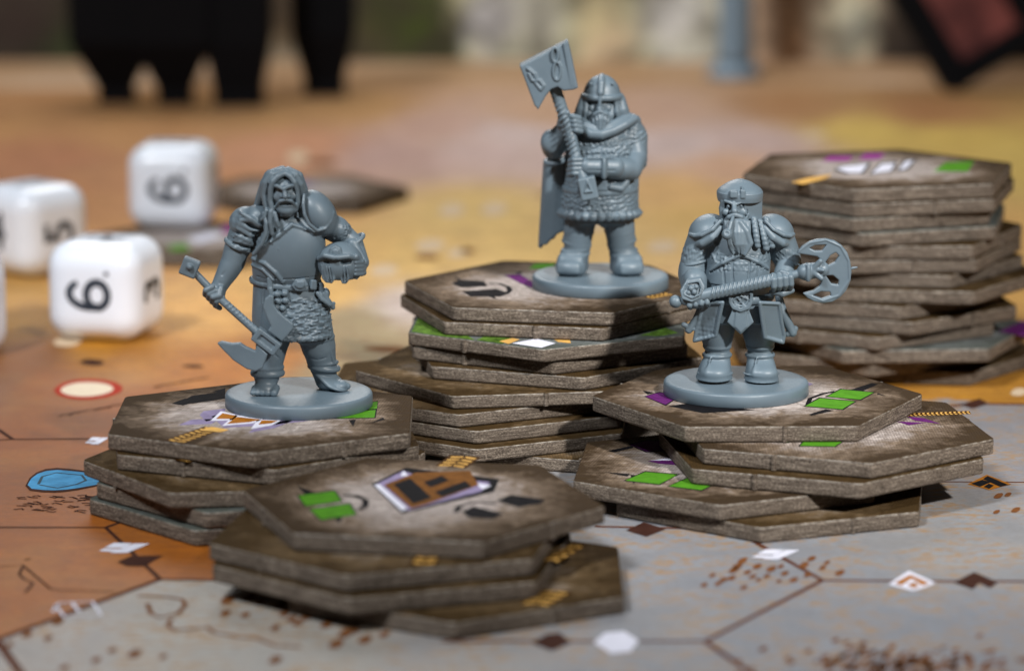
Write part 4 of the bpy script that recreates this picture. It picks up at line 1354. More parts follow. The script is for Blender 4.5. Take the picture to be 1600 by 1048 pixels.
    a.tube(on(F, chest, [(406, 432), (430, 436), (455, 437), (480, 435), (500, 430)], 2.3, 0), 1.0, k=.6, mode='cut')
    a.tube([(490, 318, -40), (494, 336, -46), (506, 350, -42)], 1.0, k=.8, mode='cut')
    F.part('armour', a)
    # ---- skirt
    s = Solid(F)
    s.stackup(skirt, k=2, n=2.2)
    s.relief((-24, -60, 88), (66, 20, 158), scales(7.0, .9))
    s.relief((-24, -60, 86), (66, 20, 158), rough(1.3, .55, 2))
    s.ring((458, 521, -3), 60, 45, 4, k=2)
    s.relief((-70, -60, 78), (70, 60, 96), rough(1.1, .6, 6))
    s.tube(on(F, skirt, [(418, 446), (414, 480), (410, 516)], 2.2, 0), 1.8, k=1)
    s.tube(on(F, skirt, [(441, 446), (446, 484), (444, 520)], 2.2, .5), 2.4, k=1)
    s.tube([(458, 560, -60), (466, 532, -30), (466, 532, 60)], [4, 4, 4], k=3, mode='cut')
    F.part('skirt', s)
    # ---- belt with buckle, pouches and strap
    t = Solid(F)
    t.ring((450, 441, 0), 54.5, 42.5, 4.4, tilt=(-.10, 0), k=1.5, squash=1.25)
    t.plate([(460, 447), (467, 437), (482, 436), (487, 446), (480, 455), (468, 455)], -47, 4.5, rd=1.2, k=1)
    t.plate([(466, 447), (470, 441), (480, 440), (482, 447), (478, 451), (470, 451)], -51, 3, rd=1.2, k=1)
    t.box((427, 444, -43), (4.5, 4, 11), rd=2, k=1)
    t.tube([(428, 452, -46), (429, 462, -48)], 4, k=1)
    for x, y in ((438, 460), (450, 459), (439, 471), (451, 470), (446, 482), (436, 481)):
        t.ell((x, y, -47), (6.2, 6, 5.6), k=.8)
    t.tube([(503, 446, -26), (508, 458, -30), (516, 470, -26), (523, 480, -20)], [5, 4.5, 4.5, 4], k=1.5)
    t.tube([(500, 458, -34), (507, 468, -33), (518, 476, -27), (524, 474, -18)], 3.4, k=1)
    t.ell((511, 458, -22), (8, 8, 9), k=2)
    t.box((493, 445, -34), (6, 5, 8), rot=(0, 10, 35), rd=2, k=1.5)
    F.part('belt', t)
    # ---- mattock
    m = Solid(F, 1.2)
    m.tube([(310, 427, -30), (341, 460, -36), (415, 526, -62)], [5.8, 6.2, 6.4], k=2)
    pm = Solid(F, 1.2)
    pm.box((302, 418, -29), (13.5, 10, 14), rot=(0, 22, 0), rd=2.5, k=2.5)
    pm.ball((303, 418, -40), 5.2, k=.8)
    for i in range(9):
        x, y, yy = 360 + i * 5.2, 477 + i * 4.7, -43 - i * 1.7
        m.tube([(x - 4, y + 1, yy - 4.2), (x + 1, y - 1, yy - 6.0), (x + 4, y - 5, yy - 3.6)], 1.2, k=1.0)
    shaft = m
    m = Solid(F, 1.2)
    m.box((422, 533, -64), (22, 10, 11.5), rot=(0, 38, 0), rd=1.6, k=1.2)
    m.box((422, 535.5, -75), (14, 4, 5), rot=(0, 38, 0), rd=1.0, k=.8, mode='cut')
    up = [(424, 516), (429, 509), (423, 496), (417, 480), (420, 467), (428, 460), (434, 463), (434, 475), (441, 486), (452, 496), (464, 505), (464, 513), (455, 524), (446, 533)]
    m.plate(up, -62, 6, rd=2.2, k=1.5, slope=(.05, 0))
    dn = [(345, 536), (352, 533), (368, 536), (381, 535), (390, 541), (404, 547), (408, 536), (424, 552), (416, 574), (404, 579), (390, 575), (370, 562), (356, 548)]
    m.plate(dn, -64, 6, rd=2.2, k=1.5, slope=(-.05, 0))
    mo = F.part('mattock', shaft)
    F.part('pommel', pm, parent=mo)
    F.part('mattock_head', m, parent=mo)
    # ---- helmet carried under the arm
    q = Solid(F, 1.2)
    q.ell((536, 411, -24), (36, 30, 33), k=2)
    q.box((536, 446, -24), (50, 50, 12), rd=2, k=2, mode='cut')
    q.plate([(522, 391), (530, 386), (538, 391), (541, 401), (534, 413), (527, 413), (520, 401)], -52, 5, rd=1.4, k=1)
    q.plate([(526, 395), (531, 392), (535, 395), (536, 402), (531, 407), (526, 402)], -56.5, 3, rd=1.2, k=1)
    q.tube([(504, 405, -36), (514, 401, -50), (528, 404, -56)], 4.4, k=1.2)
    q.tube([(534, 404, -56), (550, 402, -51), (563, 405, -40)], 4.4, k=1.2)
    q.box((514, 410.5, -52), (7.5, 9, 3.6), rot=(0, 0, 20), rd=1, k=1, mode='cut')
    q.box((545, 411, -52), (7, 9, 3.6), rot=(0, 0, -18), rd=1, k=1, mode='cut')
    q.plate([(506, 415), (525, 414), (529, 436), (524, 443), (514, 442), (508, 436)], -47, 7, rd=2, k=1.5, slope=(-.3, 0))
    q.plate([(536, 414), (553, 413), (553, 434), (546, 444), (539, 443), (536, 430)], -47, 7, rd=2, k=1.5, slope=(.3, 0))
    q.plate([(554, 412), (570, 404), (572, 428), (562, 437), (555, 434)], -34, 7, rd=2, k=1.5, slope=(.6, 0))
    for x in (516, 520, 542, 547):
        q.tube([(x, 418, -54), (x + 3, 438, -55)], 1.3, k=.8)
    q.ball((561, 402, -42), 5, k=1)
    q.tube([(531, 424, -70), (531, 440, -70), (531, 446, -40)], 5, k=1, mode='cut')
    F.part('helmet', q, 'horned-brow helmet carried under the arm')

# ------------------------------------------------------------------ helmeted figurine with hammer
def build_hammer():
    F = Figure('dwarf_figurine', 938, 428, 87.0, 2.524 + 0.24, 'grey figurine in riveted mail and cape, hammer over its shoulder')
    F.base()
    tun = [(938, 192, 4, 44, 32), (938, 215, 2, 56, 42), (938, 250, 0, 55, 46), (937, 285, -2, 56, 50), (936, 310, -2, 60, 52), (936, 331, -1, 62, 52)]
    b = Solid(F)
    b.stackup([(940, 175, 4, 34, 26), (938, 200, 2, 46, 32), (938, 300, 0, 48, 38), (936, 345, 2, 50, 34)], k=4)
    # legs, with folds over the boots
    b.tube([(908, 330, 2), (903, 360, 0), (899, 404, 4)], [27, 24, 19], k=5)
    b.tube([(964, 330, 4), (969, 360, 4), (974, 404, 6)], [27, 24, 19], k=5)
    for x, y, w, t in ((903, 366, 22, .2), (900, 378, 21, -.15), (899, 388, 21, .12), (898, 395, 21, 0)):
        b.ring((x, y, 2), w, w - 3, 3.0, 150, 390, tilt=(t, .1), k=2.2)
    for x, y, w, t in ((969, 364, 22, -.2), (972, 377, 21, .18), (974, 388, 21, -.1), (976, 396, 21, 0)):
        b.ring((x, y, 5), w, w - 3, 3.0, 150, 390, tilt=(t, .1), k=2.2)
    b.tube([(905, 340, -24), (930, 346, -18), (942, 352, -6)], 3, k=3)
    b.tube([(966, 338, -22), (950, 345, -16), (942, 352, -6)], 3, k=3)
    # block-toed boots
    b.box((894, 411, 0), (22, 24, 17), rot=(0, 0, -14), rd=9, k=5)
    b.ell((890, 417, -15), (23, 22, 14), rot=(0, 0, -14), k=6)
    b.box((889, 420, -18), (19, 15, 9), rot=(-10, 0, -14), rd=5, k=5)
    b.box((979, 411, 2), (22, 24, 17), rot=(0, 0, 16), rd=9, k=5)
    b.ell((983, 417, -13), (23, 22, 14), rot=(0, 0, 16), k=6)
    b.box((984, 420, -16), (19, 15, 9), rot=(-10, 0, 16), rd=5, k=5)
    # head and face
    b.ell((937, 164, -12), (21, 24, 28), k=3)
    b.tube([(938, 200, 0), (938, 170, -6)], 20, k=4)
    b.tube([(936, 158, -34), (934.5, 166, -39), (934, 173, -43)], [2.6, 3.2, 4.2], k=1.5)
    b.ball((930, 174, -38), 2.8, k=1.2).ball((938.5, 174, -38), 2.8, k=1.2)
    b.tube([(919, 156, -30), (927, 157, -37), (934, 159, -39)], [2.4, 3, 2.4], k=1.2).tube([(953, 156, -30), (945, 157, -37), (938, 159, -39)], [2.4, 3, 2.4], k=1.2)
    b.ell((926, 163, -38), (5.4, 6, 3.4), k=1, mode='cut').ell((946, 163, -38), (5.4, 6, 3.4), k=1, mode='cut')
    b.ball((927, 164, -31), 2.8, k=.6).ball((945, 164, -31), 2.8, k=.6)
    b.ell((922, 171, -30), (5, 5, 6), k=2).ell((949, 171, -29), (5, 5, 6), k=2)
    # raised arm (left in the picture) gripping the shaft high
    b.tube([(890, 205, 0), (862, 232, -14), (860, 226, -22), (882, 200, -40)], [19, 17, 16, 12], k=6)
    b.ell((862, 222, -18), (19, 20, 21), rot=(0, -20, 0), k=5)
    b.ell((884, 196, -44), (15, 12, 16), rot=(0, -18, 0), k=5)
    for i in range(4):
        b.tube([(880 + i * 1.4, 184 + i * 7.0, -52), (893 + i * 1.5, 186 + i * 7.0, -62), (902 + i, 188 + i * 6.8, -58), (900, 190 + i * 6.6, -48)], [4.4, 4.8, 4.4, 3.6], k=1.0)
    b.tube([(872, 198, -50), (874, 186, -58), (884, 180, -62)], [5, 4.8, 4], k=1.5)
    # crossing arm (right in the picture)
    b.tube([(986, 206, 0), (994, 244, -12), (985, 266, -34), (930, 264, -62), (902, 263, -66)], [19, 17, 17, 15, 11], k=6)
    b.ell((968, 265, -46), (26, 17, 17), rot=(0, 0, 25), k=5)
    b.ell((903, 264, -64), (12, 11, 14), k=4)
    for i in range(4):
        b.tube([(905, 253 + i * 7, -76), (894, 253.5 + i * 7, -78), (888, 255 + i * 6.8, -70), (892, 257 + i * 6.6, -60)], [4.3, 4.6, 4.4, 3.6], k=.9)
    F.part('body', b)
    # bracers and sleeves
    v = Solid(F)
    v.tube([(958, 264, -55), (914, 263, -68)], [17, 14.5], k=2)
    v.ring((941, 264, -60), 3.0, 18.5, 3.4, k=1.2, squash=5.0)
    v.tube([(958, 249, -68), (915, 251, -80)], 1.2, k=.8)
    v.tube([(958, 270, -72), (915, 270, -82)], 1.2, k=.8, mode='cut')
    F.part('bracer', v)
    v = Solid(F)
    v.tube([(862, 226, -20), (878, 206, -34)], [18.5, 15], k=2)
    v.tube([(846, 216, -28), (860, 214, -40), (880, 216, -44)], 1.2, k=.8, mode='cut')
    v.tube([(848, 232, -30), (862, 236, -38), (878, 226, -44)], 1.2, k=.8, mode='cut')
    v.ring((865, 250, -4), 14, 13, 4.5, tilt=(.2, .2), k=2)
    F.part('bracer', v)
    # ---- mail coat
    s = Solid(F)
    s.stackup(tun, k=2, n=2.15)
    s.ell((985, 212, 2), (24, 26, 30), k=5)
    s.tube([(990, 215, 2), (993, 250, -8)], [22, 18], k=4)
    s.ell((893, 208, 4), (22, 24, 24), k=5)
    s.relief((-70, -75, 40), (75, 40, 262), scales(7.5, .75))
    s.relief((-70, -75, 40), (75, 40, 262), rough(.95, .65, 4))
    # scalloped hem with rivets
    for i in range(15):
        a = R(188 + i * 11.8)
        x, y = 936 + 60 * math.cos(a), -1 + 50 * math.sin(a)
        q = (x, 428 - (0.979 * 100 + .205 * y), y)
        s.ell(q, (8.2, 8.2, 8.2), k=1.0)
        s.ball((936 + 67 * math.cos(a), q[1], -1 + 57 * math.sin(a)), 2.6, k=.7)
        a2 = a + R(5.9)
        s.ball((936 + 61 * math.cos(a2), 428 - (0.979 * 112 + .205 * (-1 + 53 * math.sin(a2))), -1 + 53 * math.sin(a2)), 2.4, k=.7)
    for i in range(10):
        for r_ in range(2):
            x = 905 + i * 8.0 + 4 * r_; y = 226 + r_ * 13 + .4 * abs(i - 4)
            s.ball((x, y, front_y(F, tun, x, y, 2.15)), 2.5, k=.8)
    F.part('mail_coat', s)
    # ---- belt
    t = Solid(F)
    t.ring((937, 293, -1), 57, 52, 4.0, tilt=(0, 0), k=1.2, squash=1.5)
    t.box((938, 291, -54), (8, 4, 9), rd=2, k=1)
    t.tube([(930, 284, -55), (930, 300, -55)], 1.6, k=.8).tube([(946, 284, -55), (946, 300, -55)], 1.6, k=.8)
    t.tube([(952, 294, -54), (968, 296, -48), (976, 288, -42)], [5.5, 6.5, 5.5], k=1.5)
    t.ball((977, 284, -40), 6, k=1.2)
    F.part('belt', t)
    # ---- scarf
    c = Solid(F)
    c.tube([(899, 190, -20), (908, 202, -34), (922, 211, -44), (937, 212, -46), (955, 206, -42), (974, 196, -32), (990, 186, -18)], [6, 8, 9, 9, 8.5, 8, 7], k=2)
    c.tube([(904, 184, -18), (914, 196, -34), (930, 203, -42), (948, 200, -40), (968, 190, -28), (980, 182, -16)], [6, 7, 7, 7, 7, 7], k=2)
    c.tube([(904, 180, 0), (896, 190, 10), (940, 188, 26), (985, 186, 14), (992, 188, -4)], [10, 12, 14, 12, 9], k=4)
    c.tube([(906, 196, -42), (926, 206, -52), (950, 203, -50), (976, 190, -38)], 1.6, k=.9, mode='cut')
    F.part('scarf', c)
    # ---- beard
    d = Solid(F, 1.15)
    d.ell((936, 186, -32), (17, 11, 15), k=2)
    d.tube([(918, 168, -26), (919, 182, -30), (925, 196, -38)], [4, 5, 4], k=2).tube([(954, 168, -26), (953, 182, -30), (947, 196, -38)], [4, 5, 4], k=2)
    br = random.Random(3)
    for i in range(13):
        x = 920 + i * 2.7; u = abs(i - 6) / 6.0
        z0 = -45 + 9 * u * u; yy = 177 + 4 * u + br.uniform(-1, 1)
        d.tube([(x, yy, z0), (x + (936 - x) * .12 + br.uniform(-1, 1), yy + 12, z0 - 3 - 2 * (i % 2)), (x + (936 - x) * .3, 204 + br.uniform(-3, 3), z0 - 5)], [1.3, 1.9, 1.0], k=.35)
    d.tube([(934, 177, -46), (926, 181, -44), (918, 190, -36)], [3.4, 3.2, 2], k=1)
    d.tube([(936, 177, -46), (944, 181, -44), (952, 190, -35)], [3.4, 3.2, 2], k=1)
    F.part('beard', d)
    # ---- helmet and coif
    m = Solid(F, 1.15)
    m.ell((939, 152, -8), (30, 31, 36), k=2)
    m.box((938, 174, -34), (21, 30, 20), rd=7, k=2, mode='cut')
    m.box((939, 196, -8), (60, 60, 25), rd=2, k=1, mode='cut')
    m.ring((939, 150, -8), 30, 31, 4.2, k=1.2, squash=1.2)
    m.tube([(939, 120, -6), (938, 124, -20), (937, 132, -34), (936, 148, -40)], [5.5, 5.5, 5.5, 5], k=1.2)
    m.tube([(936, 150, -40), (935, 160, -42), (934, 168, -43)], [3.4, 2.8, 2.2], k=1)
    m.tube([(939, 119, -4), (950, 123, 0), (964, 140, 0)], 2, k=1)
    for x in (921, 955):
        m.ball((x, 133, -30), 2.5, k=1)
    # coif hanging beside the face
    m.tube([(912, 156, -14), (908, 172, -18), (903, 190, -14)], [9, 11, 11], k=2)
    m.tube([(967, 156, -14), (970, 172, -16), (975, 188, -12)], [9, 11, 11], k=2)
    m.tube([(914, 160, -24), (913, 176, -28), (912, 190, -26)], [4.5, 5, 4], k=1)
    m.tube([(960, 160, -26), (962, 176, -28), (965, 186, -26)], [4.5, 5, 4], k=1)
    m.ell((939, 172, 14), (38, 22, 36), k=4)
    m.tube([(904, 150, -36), (904, 190, -36)], 1, k=1)if False else None
    F.part('helmet', m)
    # ---- cape
    p = Solid(F)
    p.plate([(850, 246), (884, 240), (884, 358), (872, 362), (862, 370), (853, 381), (843, 383), (841, 372), (847, 310)], 22, 5.5, rd=3, k=2, slope=(-.25, 0), curve=.010)
    p.plate([(880, 240), (1000, 236), (999, 330), (985, 332), (880, 352)], 30, 6, rd=3, k=5)
    p.tube([(851, 248, 32), (847, 310, 34), (843, 382, 36)], [4, 4, 4], k=3)
    p.plate([(895, 195), (985, 190), (1000, 240), (880, 244)], 30, 9, rd=4, k=5)
    p.tube([(868, 250, 18), (866, 310, 20), (862, 368, 22)], 4.0, k=4)
    F.part('cape', p)
    # ---- war hammer
    w = Solid(F, 1.2)
    w.tube([(862, 136, -58), (888, 210, -54), (900, 262, -70), (915, 300, -78)], [9.5, 9, 9, 8.5], k=2)
    for i in range(16):
        t_ = i / 15
        x = 866 + 34 * t_; y = 150 + 112 * t_
        yy = -57 - 13 * t_ * t_
        w.tube([(x - 6.5, y + 5.5, yy - 4.6), (x, y + 1.5, yy - 8.0), (x + 6.5, y - 3, yy - 4.6)], 1.4, k=1.2)
    shaft = w
    w = Solid(F, 1.2)
    hd = [(809, 107), (884, 68), (890, 90), (900, 139), (893, 142), (877, 144), (868, 138), (858, 142), (850, 152), (838, 173), (832, 166), (820, 135)]
    w.plate(hd, -58, 20, rd=2.5, k=1.5, slope=(-.10, .05))
    # raised borders, grooves and oval reliefs on its face
    Y = -79
    w.tube([(846, 92, Y), (857, 126, Y)], 2.0, k=1, mode='cut')
    w.tube([(872, 76, Y - 3), (884, 134, Y - 4)], 1.8, k=1, mode='cut')
    w.plate([(884, 70), (897, 139), (888, 141), (876, 76)], Y + 1.6, 4, rd=1, k=1)
    for c_, r_ in (((864, 93, Y - 2), (5, 11)), ((867, 118, Y - 2), (6, 14))):
        q = [(c_[0] + r_[0] * math.sin(R(a_)), c_[1] + r_[1] * math.cos(R(a_)), c_[2]) for a_ in range(0, 361, 30)]
        w.tube([(x_, y_, z_ + 2.2) for x_, y_, z_ in q], 2.2, k=1.6)
    for q in ([(822, 114, Y + 3), (832, 122, Y + 2), (836, 132, Y + 2), (829, 132, Y + 2), (824, 122, Y + 3)], [(834, 136, Y + 2), (842, 146, Y + 1), (846, 140, Y + 1), (840, 132, Y + 1)]):
        w.tube([(x_, y_, z_ + 1.5) for x_, y_, z_ in q], 2.8, k=1.6)
    head = w
    w = Solid(F, 1.2)
    # pommel
    w.box((916, 297, -80), (14, 11, 18), rot=(0, -12, 0), rd=3, k=2)
    w.plate([(914, 284), (923, 304), (909, 306)], -91, 2.6, rd=1, k=.8)
    w.plate([(914.5, 291), (919.5, 301.5), (911.5, 302.5)], -94, 3, rd=.8, k=.6, mode='cut')
    wo = F.part('war_hammer', shaft)
    F.part('hammer_head', head, parent=wo)
    F.part('pommel', w, parent=wo)

# ------------------------------------------------------------------ capped figurine with double axe and pipe
def build_axe():
    F = Figure('dwarf_figurine', 1150, 593, 90.7, 1.404 + 0.24, 'grey figurine with flat cap, pipe and beard, holding a long axe')
    F.base()
    tor = [(1152, 345, 6, 40, 28), (1152, 362, 2, 52, 38), (1151, 390, 0, 50, 44), (1150, 420, -2, 49, 45), (1149, 440, -2, 50, 44), (1150, 470, 0, 52, 42), (1151, 500, 2, 54, 40)]
    b = Solid(F)
    b.stackup(tor, k=3, n=2.15)
    # trousers, boots
    b.stackup([(1121, 495, 2, 28, 30), (1120, 525, 0, 26, 26), (1120, 545, 0, 20, 20)], k=4)
    b.stackup([(1184, 495, 4, 28, 30), (1186, 525, 2, 26, 26), (1187, 545, 2, 20, 20)], k=4)
    b.stackup([(1120, 534, 0, 20, 20), (1120, 556, 0, 20, 19), (1118, 566, -3, 23, 24), (1115, 590, -9, 29, 33)], k=2, n=2.4)
    b.stackup([(1187, 534, 2, 20, 20), (1187, 556, 2, 20, 19), (1188, 566, -2, 22, 24), (1189, 592, -9, 27, 33)], k=2, n=2.4)
    b.ring((1120, 554, 0), 20, 19, 3.6, k=1.2).ring((1187, 554, 2), 20, 19, 3.6, k=1.2)
    b.ring((1120, 541, 0), 20, 20, 2.6, k=1.5).ring((1187, 541, 2), 20, 20, 2.6, k=1.5)
    for x, s_ in ((1117, -1), (1189, 1)):
        b.tube([(x - 9, 560, -22), (x - 12, 574, -31), (x - 14, 584, -36)], 1.0, k=4)
        b.ell((x + s_ * 2, 583, -26), (22, 18, 12), k=8)
        b.ring((x - 1, 581, -9), 28, 33, 1.4, 190, 350, k=1)
    # head and face
    b.ell((1148, 330, -8), (24, 26, 30), k=3)
    b.ell((1143, 326, -22), (15, 13, 18), k=3)
    b.tube([(1141, 320, -36), (1141, 328, -40), (1141.5, 335, -44)], [3, 3.8, 5.2], k=1.6)
    b.ball((1136.5, 336, -39), 3.4, k=1.2).ball((1147, 336, -39), 3.4, k=1.2)
    b.tube([(1127, 319, -34), (1134, 321.5, -38), (1139, 324, -38)], [2.4, 3, 2.4], k=1.2)
    b.tube([(1163, 318, -30), (1154, 320.5, -36), (1145, 324, -38)], [2.4, 3, 2.4], k=1.2)
    b.ell((1132, 327, -40), (4.2, 4.5, 2.6), k=1.2, mode='cut').ell((1153, 326, -38), (4.2, 4.5, 2.6), k=1.2, mode='cut')
    b.ball((1132.5, 327, -35), 2.8, k=.8).ball((1152, 326.5, -33.5), 2.8, k=.8)
    b.ell((1129, 336, -32), (6, 5, 6), k=2).ell((1156, 336, -30), (6, 5, 6), k=2)
    # arm on the left of the picture, bare below a short sleeve
    b.tube([(1098, 375, 2), (1083, 412, -2), (1079, 432, -6), (1080, 466, -34)], [20, 20, 20, 15], k=6)
    b.ell((1080, 424, -4), (21, 20, 26), k=6)
    b.ell((1083, 472, -42), (18, 14, 12), k=4)
    for i in range(4):
        b.tube([(1072 + i * 9, 470 - i * 1.5, -58), (1073 + i * 9, 479 - i * 1.5, -60), (1075 + i * 9, 482 - i * 1.5, -50), (1076 + i * 9, 478 - i * 1.5, -40)], [4.6, 4.6, 4.2, 3.6], k=1)
    # arm on the right of the picture
    b.tube([(1206, 372, 2), (1222, 408, -4), (1224, 424, -16), (1214, 444, -40)], [19, 17, 15, 12], k=6)
    b.ell((1214, 446, -42), (17, 13, 13), k=4)
    for i in range(4):
        b.tube([(1201 + i * 8.6, 433 - i * 1.2, -56), (1201 + i * 8.8, 440 - i * 1.2, -64), (1202 + i * 8.8, 450 - i * 1.2, -63), (1203 + i * 8.6, 456 - i * 1.2, -52)], [4.4, 5.0, 4.8, 4.0], k=.9)
    b.tube([(1208, 434, -46), (1214, 428, -56), (1222, 430, -60)], [5, 4.6, 3.8], k=1.2)
    F.part('body', b)
    # ---- cap with cheek guards
    m = Solid(F, 1.15)
    m.stackup([(1152, 284, -3, 5, 5), (1152, 287, -3, 14, 14), (1152, 293, -3, 25, 25), (1152, 299, -3, 33, 34), (1152, 303, -3, 35.5, 37)], k=1.5, n=2.3)
    m.stackup([(1152, 302, -3, 35.5, 37), (1152, 309, -3, 35.5, 37), (1152, 316.5, -3, 34, 35.5)], k=1.0, n=2.5)
    m.tube([(1153, 297, -30), (1154, 302, -37.5), (1154, 317, -37)], 1.6, k=1)
    m.box((1140, 309, -38), (6, 4.5, 6), rd=2.5, k=2).box((1154, 309, -38.5), (3.6, 3.5, 6.5), rd=1.5, k=1.5)
    m.plate([(1157, 318), (1160, 320), (1164, 316), (1186, 314), (1186, 348), (1176, 356), (1157, 358), (1156, 350), (1163, 340), (1162, 330), (1156, 334)], -22, 7, rd=1.5, k=1, slope=(.55, 0))
    m.plate([(1122, 316), (1127, 318), (1128, 330), (1124, 340), (1126, 356), (1121, 352), (1119, 330)], -22, 7, rd=1.5, k=1, slope=(-.55, 0))
    m.ell((1153, 338, 10), (30, 22, 30), k=3)
    m.tube([(1157, 335, -33), (1163, 341, -31), (1157, 350, -34), (1157, 357, -34)], 1.8, k=1)
    F.part('cap', m)
    # ---- beard, braids
    d = Solid(F, 1.15)
    d.ell((1146, 362, -36), (22, 16, 24), k=3)
    d.ell((1150, 384, -44), (19, 10, 20), k=4)
    d.tube([(1141, 341, -46), (1133, 344, -44), (1125, 352, -36)], [4, 4, 2.6], k=1.2)
    d.tube([(1143, 341, -46), (1152, 344, -44), (1158, 352, -38)], [4, 4, 2.6], k=1.2)
    rs = random.Random(8)
    for i in range(15):
        x = 1127 + i * 2.7
        d.tube([(x, 350, -42 - 6 * math.sin(i / 14 * 3.14)), (x + (1147 - x) * .05 + 1, 368, -50 - 5 * math.sin(i / 14 * 3.14)), (x + (1152 - x) * .25 + rs.uniform(-1, 2), 386, -53 - 3 * math.sin(i / 14 * 3.14)), (x + (1154 - x) * .5, 397 + rs.uniform(-4, 5), -52)], [1.6, 2.0 + .5 * (i % 2), 2.0, 1.0], k=.35)
    d.tube([(1150, 352, -48), (1160, 366, -52), (1166, 384, -52), (1158, 402, -53)], [4, 5, 4.6, 2.2], k=1.2)
    for x0, x1, dy in ((1172, 1177, 0), (1182, 1191, 4), (1192, 1200, 0)):
        for i in range(7):
            t_ = i / 6
            d.ell((x0 + (x1 - x0) * t_, 347 + dy + 40 * t_, -36 - 10 * math.sin(t_ * 2) + (x0 - 1172) * .5), (5.8, 5, 4.8), rot=(0, 40, 0), k=2.0)
    for i in range(4):
        d.ell((1116 - i * 2.4, 352 + i * 7, -30 + i * 1), (5, 5, 4.4), rot=(0, 30 if i % 2 else -30, 0), k=.9)
    F.part('beard', d)
    # ---- pipe
    q = Solid(F, 1.1)
    q.tube([(1139, 344, -48), (1136, 352, -56), (1133, 362, -60), (1130, 370, -60)], [2.6, 2.8, 3.4, 4], k=1)
    q.ell((1129, 371, -62), (8.2, 8, 8.6), k=1.5)
    q.ball((1128.5, 369.5, -71), 4.2, k=.8, mode='cut')
    q.ring((1128.5, 370, -69), 5.4, 1, 1.4, k=.5) if False else None
    F.part('pipe', q)
    # ---- shoulder armour and corset
    a = Solid(F)
    for sx, cx_ in ((-1, 1102), (1, 1208)):
        a.ell((cx_ - sx * 1, 363, -2), (31, 35, 25), rot=(0, sx * 28, 0), k=2)
        a.tube([(cx_ + sx * -18, 350, -36), (cx_ + sx * -6, 363, -40), (cx_ + sx * 10, 371, -36), (cx_ + sx * 21, 372, -28), (cx_ + sx * 27, 369, -14)], [3, 3.4, 3.4, 3.4, 3.0], k=1)
        a.tube([(cx_ + sx * -16, 357, -38), (cx_ + sx * -4, 369, -40), (cx_ + sx * 10, 377, -36), (cx_ + sx * 22, 378, -26)], 1.6, k=1, mode='cut')
        a.tube([(cx_ + sx * -19, 360, -34), (cx_ + sx * -6, 375, -38), (cx_ + sx * 8, 383, -32), (cx_ + sx * 21, 384, -12)], [5, 6.5, 6.5, 5.5], k=1.2)
        a.stackup([(cx_ + sx * 6, 368, 0, 23, 25), (cx_ + sx * 14, 392, -2, 23, 24), (cx_ + sx * 19, 410, -3, 22, 22)], k=2)
        a.ring((cx_ + sx * 18, 408, -3), 21, 21, 2.6, tilt=(-sx * .25, .1), k=1)
    a.relief((-90, -40, 190), (-48, 10, 214), rough(.7, .55, 11)).relief((52, -40, 190), (90, 10, 214), rough(.7, .55, 12))
    a.stackup([(r[0], r[1], r[2], r[3] + 1.5, r[4] + 1.5) for r in tor[1:5]], k=1.5, n=2.15)
    a.relief((-46, -70, 176), (46, 0, 208), scales(7.5, 1.0)).relief((-46, -70, 176), (46, 0, 208), rough(.7, .6, 7))
    for pts, r in (([(1107, 424), (1124, 414), (1152, 401), (1178, 412), (1195, 421)], 3.0), ([(1110, 400), (1114, 412), (1108, 422)], 2.6)):
        a.tube(on(F, tor, pts, 2.15, 3.2), r, k=1)
    for x, y in ((1125, 417), (1139, 411), (1165, 411), (1179, 418)):
        a.tube(on(F, tor, [(x, y), (x + (1152 - x) * .08, 446)], 2.15, 1.6), 1.7, k=.6, mode='cut')
    a.tube(on(F, tor, [(1106, 428), (1120, 421), (1152, 407), (1180, 418), (1196, 426)], 2.15, 1.6), 1.5, k=.6, mode='cut')
    a.tube(on(F, tor, [(1108, 374), (1116, 388), (1112, 404), (1102, 410)], 2.15, .5), 3, k=1)
    a.tube(on(F, tor, [(1190, 376), (1188, 392), (1194, 408)], 2.15, .5), 3, k=1)
    F.part('armour', a)
    # ---- belt shield, tabard and hip plates
    s = Solid(F)
    s.ring((1150, 463, 0), 53, 44, 5, k=1.5, squash=1.4)
    s.plate([(1133, 458), (1171, 457), (1171, 474), (1166, 484), (1152, 489), (1139, 484), (1133, 474)], -50, 5, rd=1.8, k=1)
    s.plate([(1138, 462), (1166, 462), (1165, 474), (1161, 480), (1152, 483), (1143, 480), (1139, 474)], -55, 3.5, rd=1.2, k=.8, mode='cut')
    s.tube([(1140, 470, -52), (1152, 464, -53), (1164, 470, -52), (1158, 480, -53), (1146, 480, -53), (1140, 470, -52)], 1.7, k=.7)
    s.tube([(1146, 466, -53), (1158, 480, -53)], 1.4, k=.6).tube([(1158, 466, -53), (1146, 480, -53)], 1.4, k=.6)
    s.plate([(1141, 482), (1164, 482), (1173, 504), (1153, 523), (1132, 504)], -46, 4, rd=1.2, k=1)
    s.tube([(1146, 486, -51), (1143, 512, -50)], 1.4, k=.8).tube([(1159, 486, -51), (1162, 512, -50)], 1.4, k=.8)
    s.plate([(1146, 484), (1160, 484), (1163, 511), (1153, 521), (1143, 511)], -49, 3, rd=1, k=.8)
    hp = [(1094, 474), (1124, 470), (1119, 498), (1115, 524), (1083, 535), (1087, 510)]
    s.plate(hp, -36, 6, rd=1.5, k=1.5, slope=(-.45, -.22))
    s.rim(hp, -36, 6, 3.0, slope=(-.45, -.22))
    hp = [(1181, 470), (1212, 474), (1216, 500), (1222, 526), (1220, 537), (1191, 526), (1186, 500)]
    s.plate(hp, -34, 6, rd=1.5, k=1.5, slope=(.45, -.22))
    s.rim(hp, -34, 6, 3.0, slope=(.45, -.22))
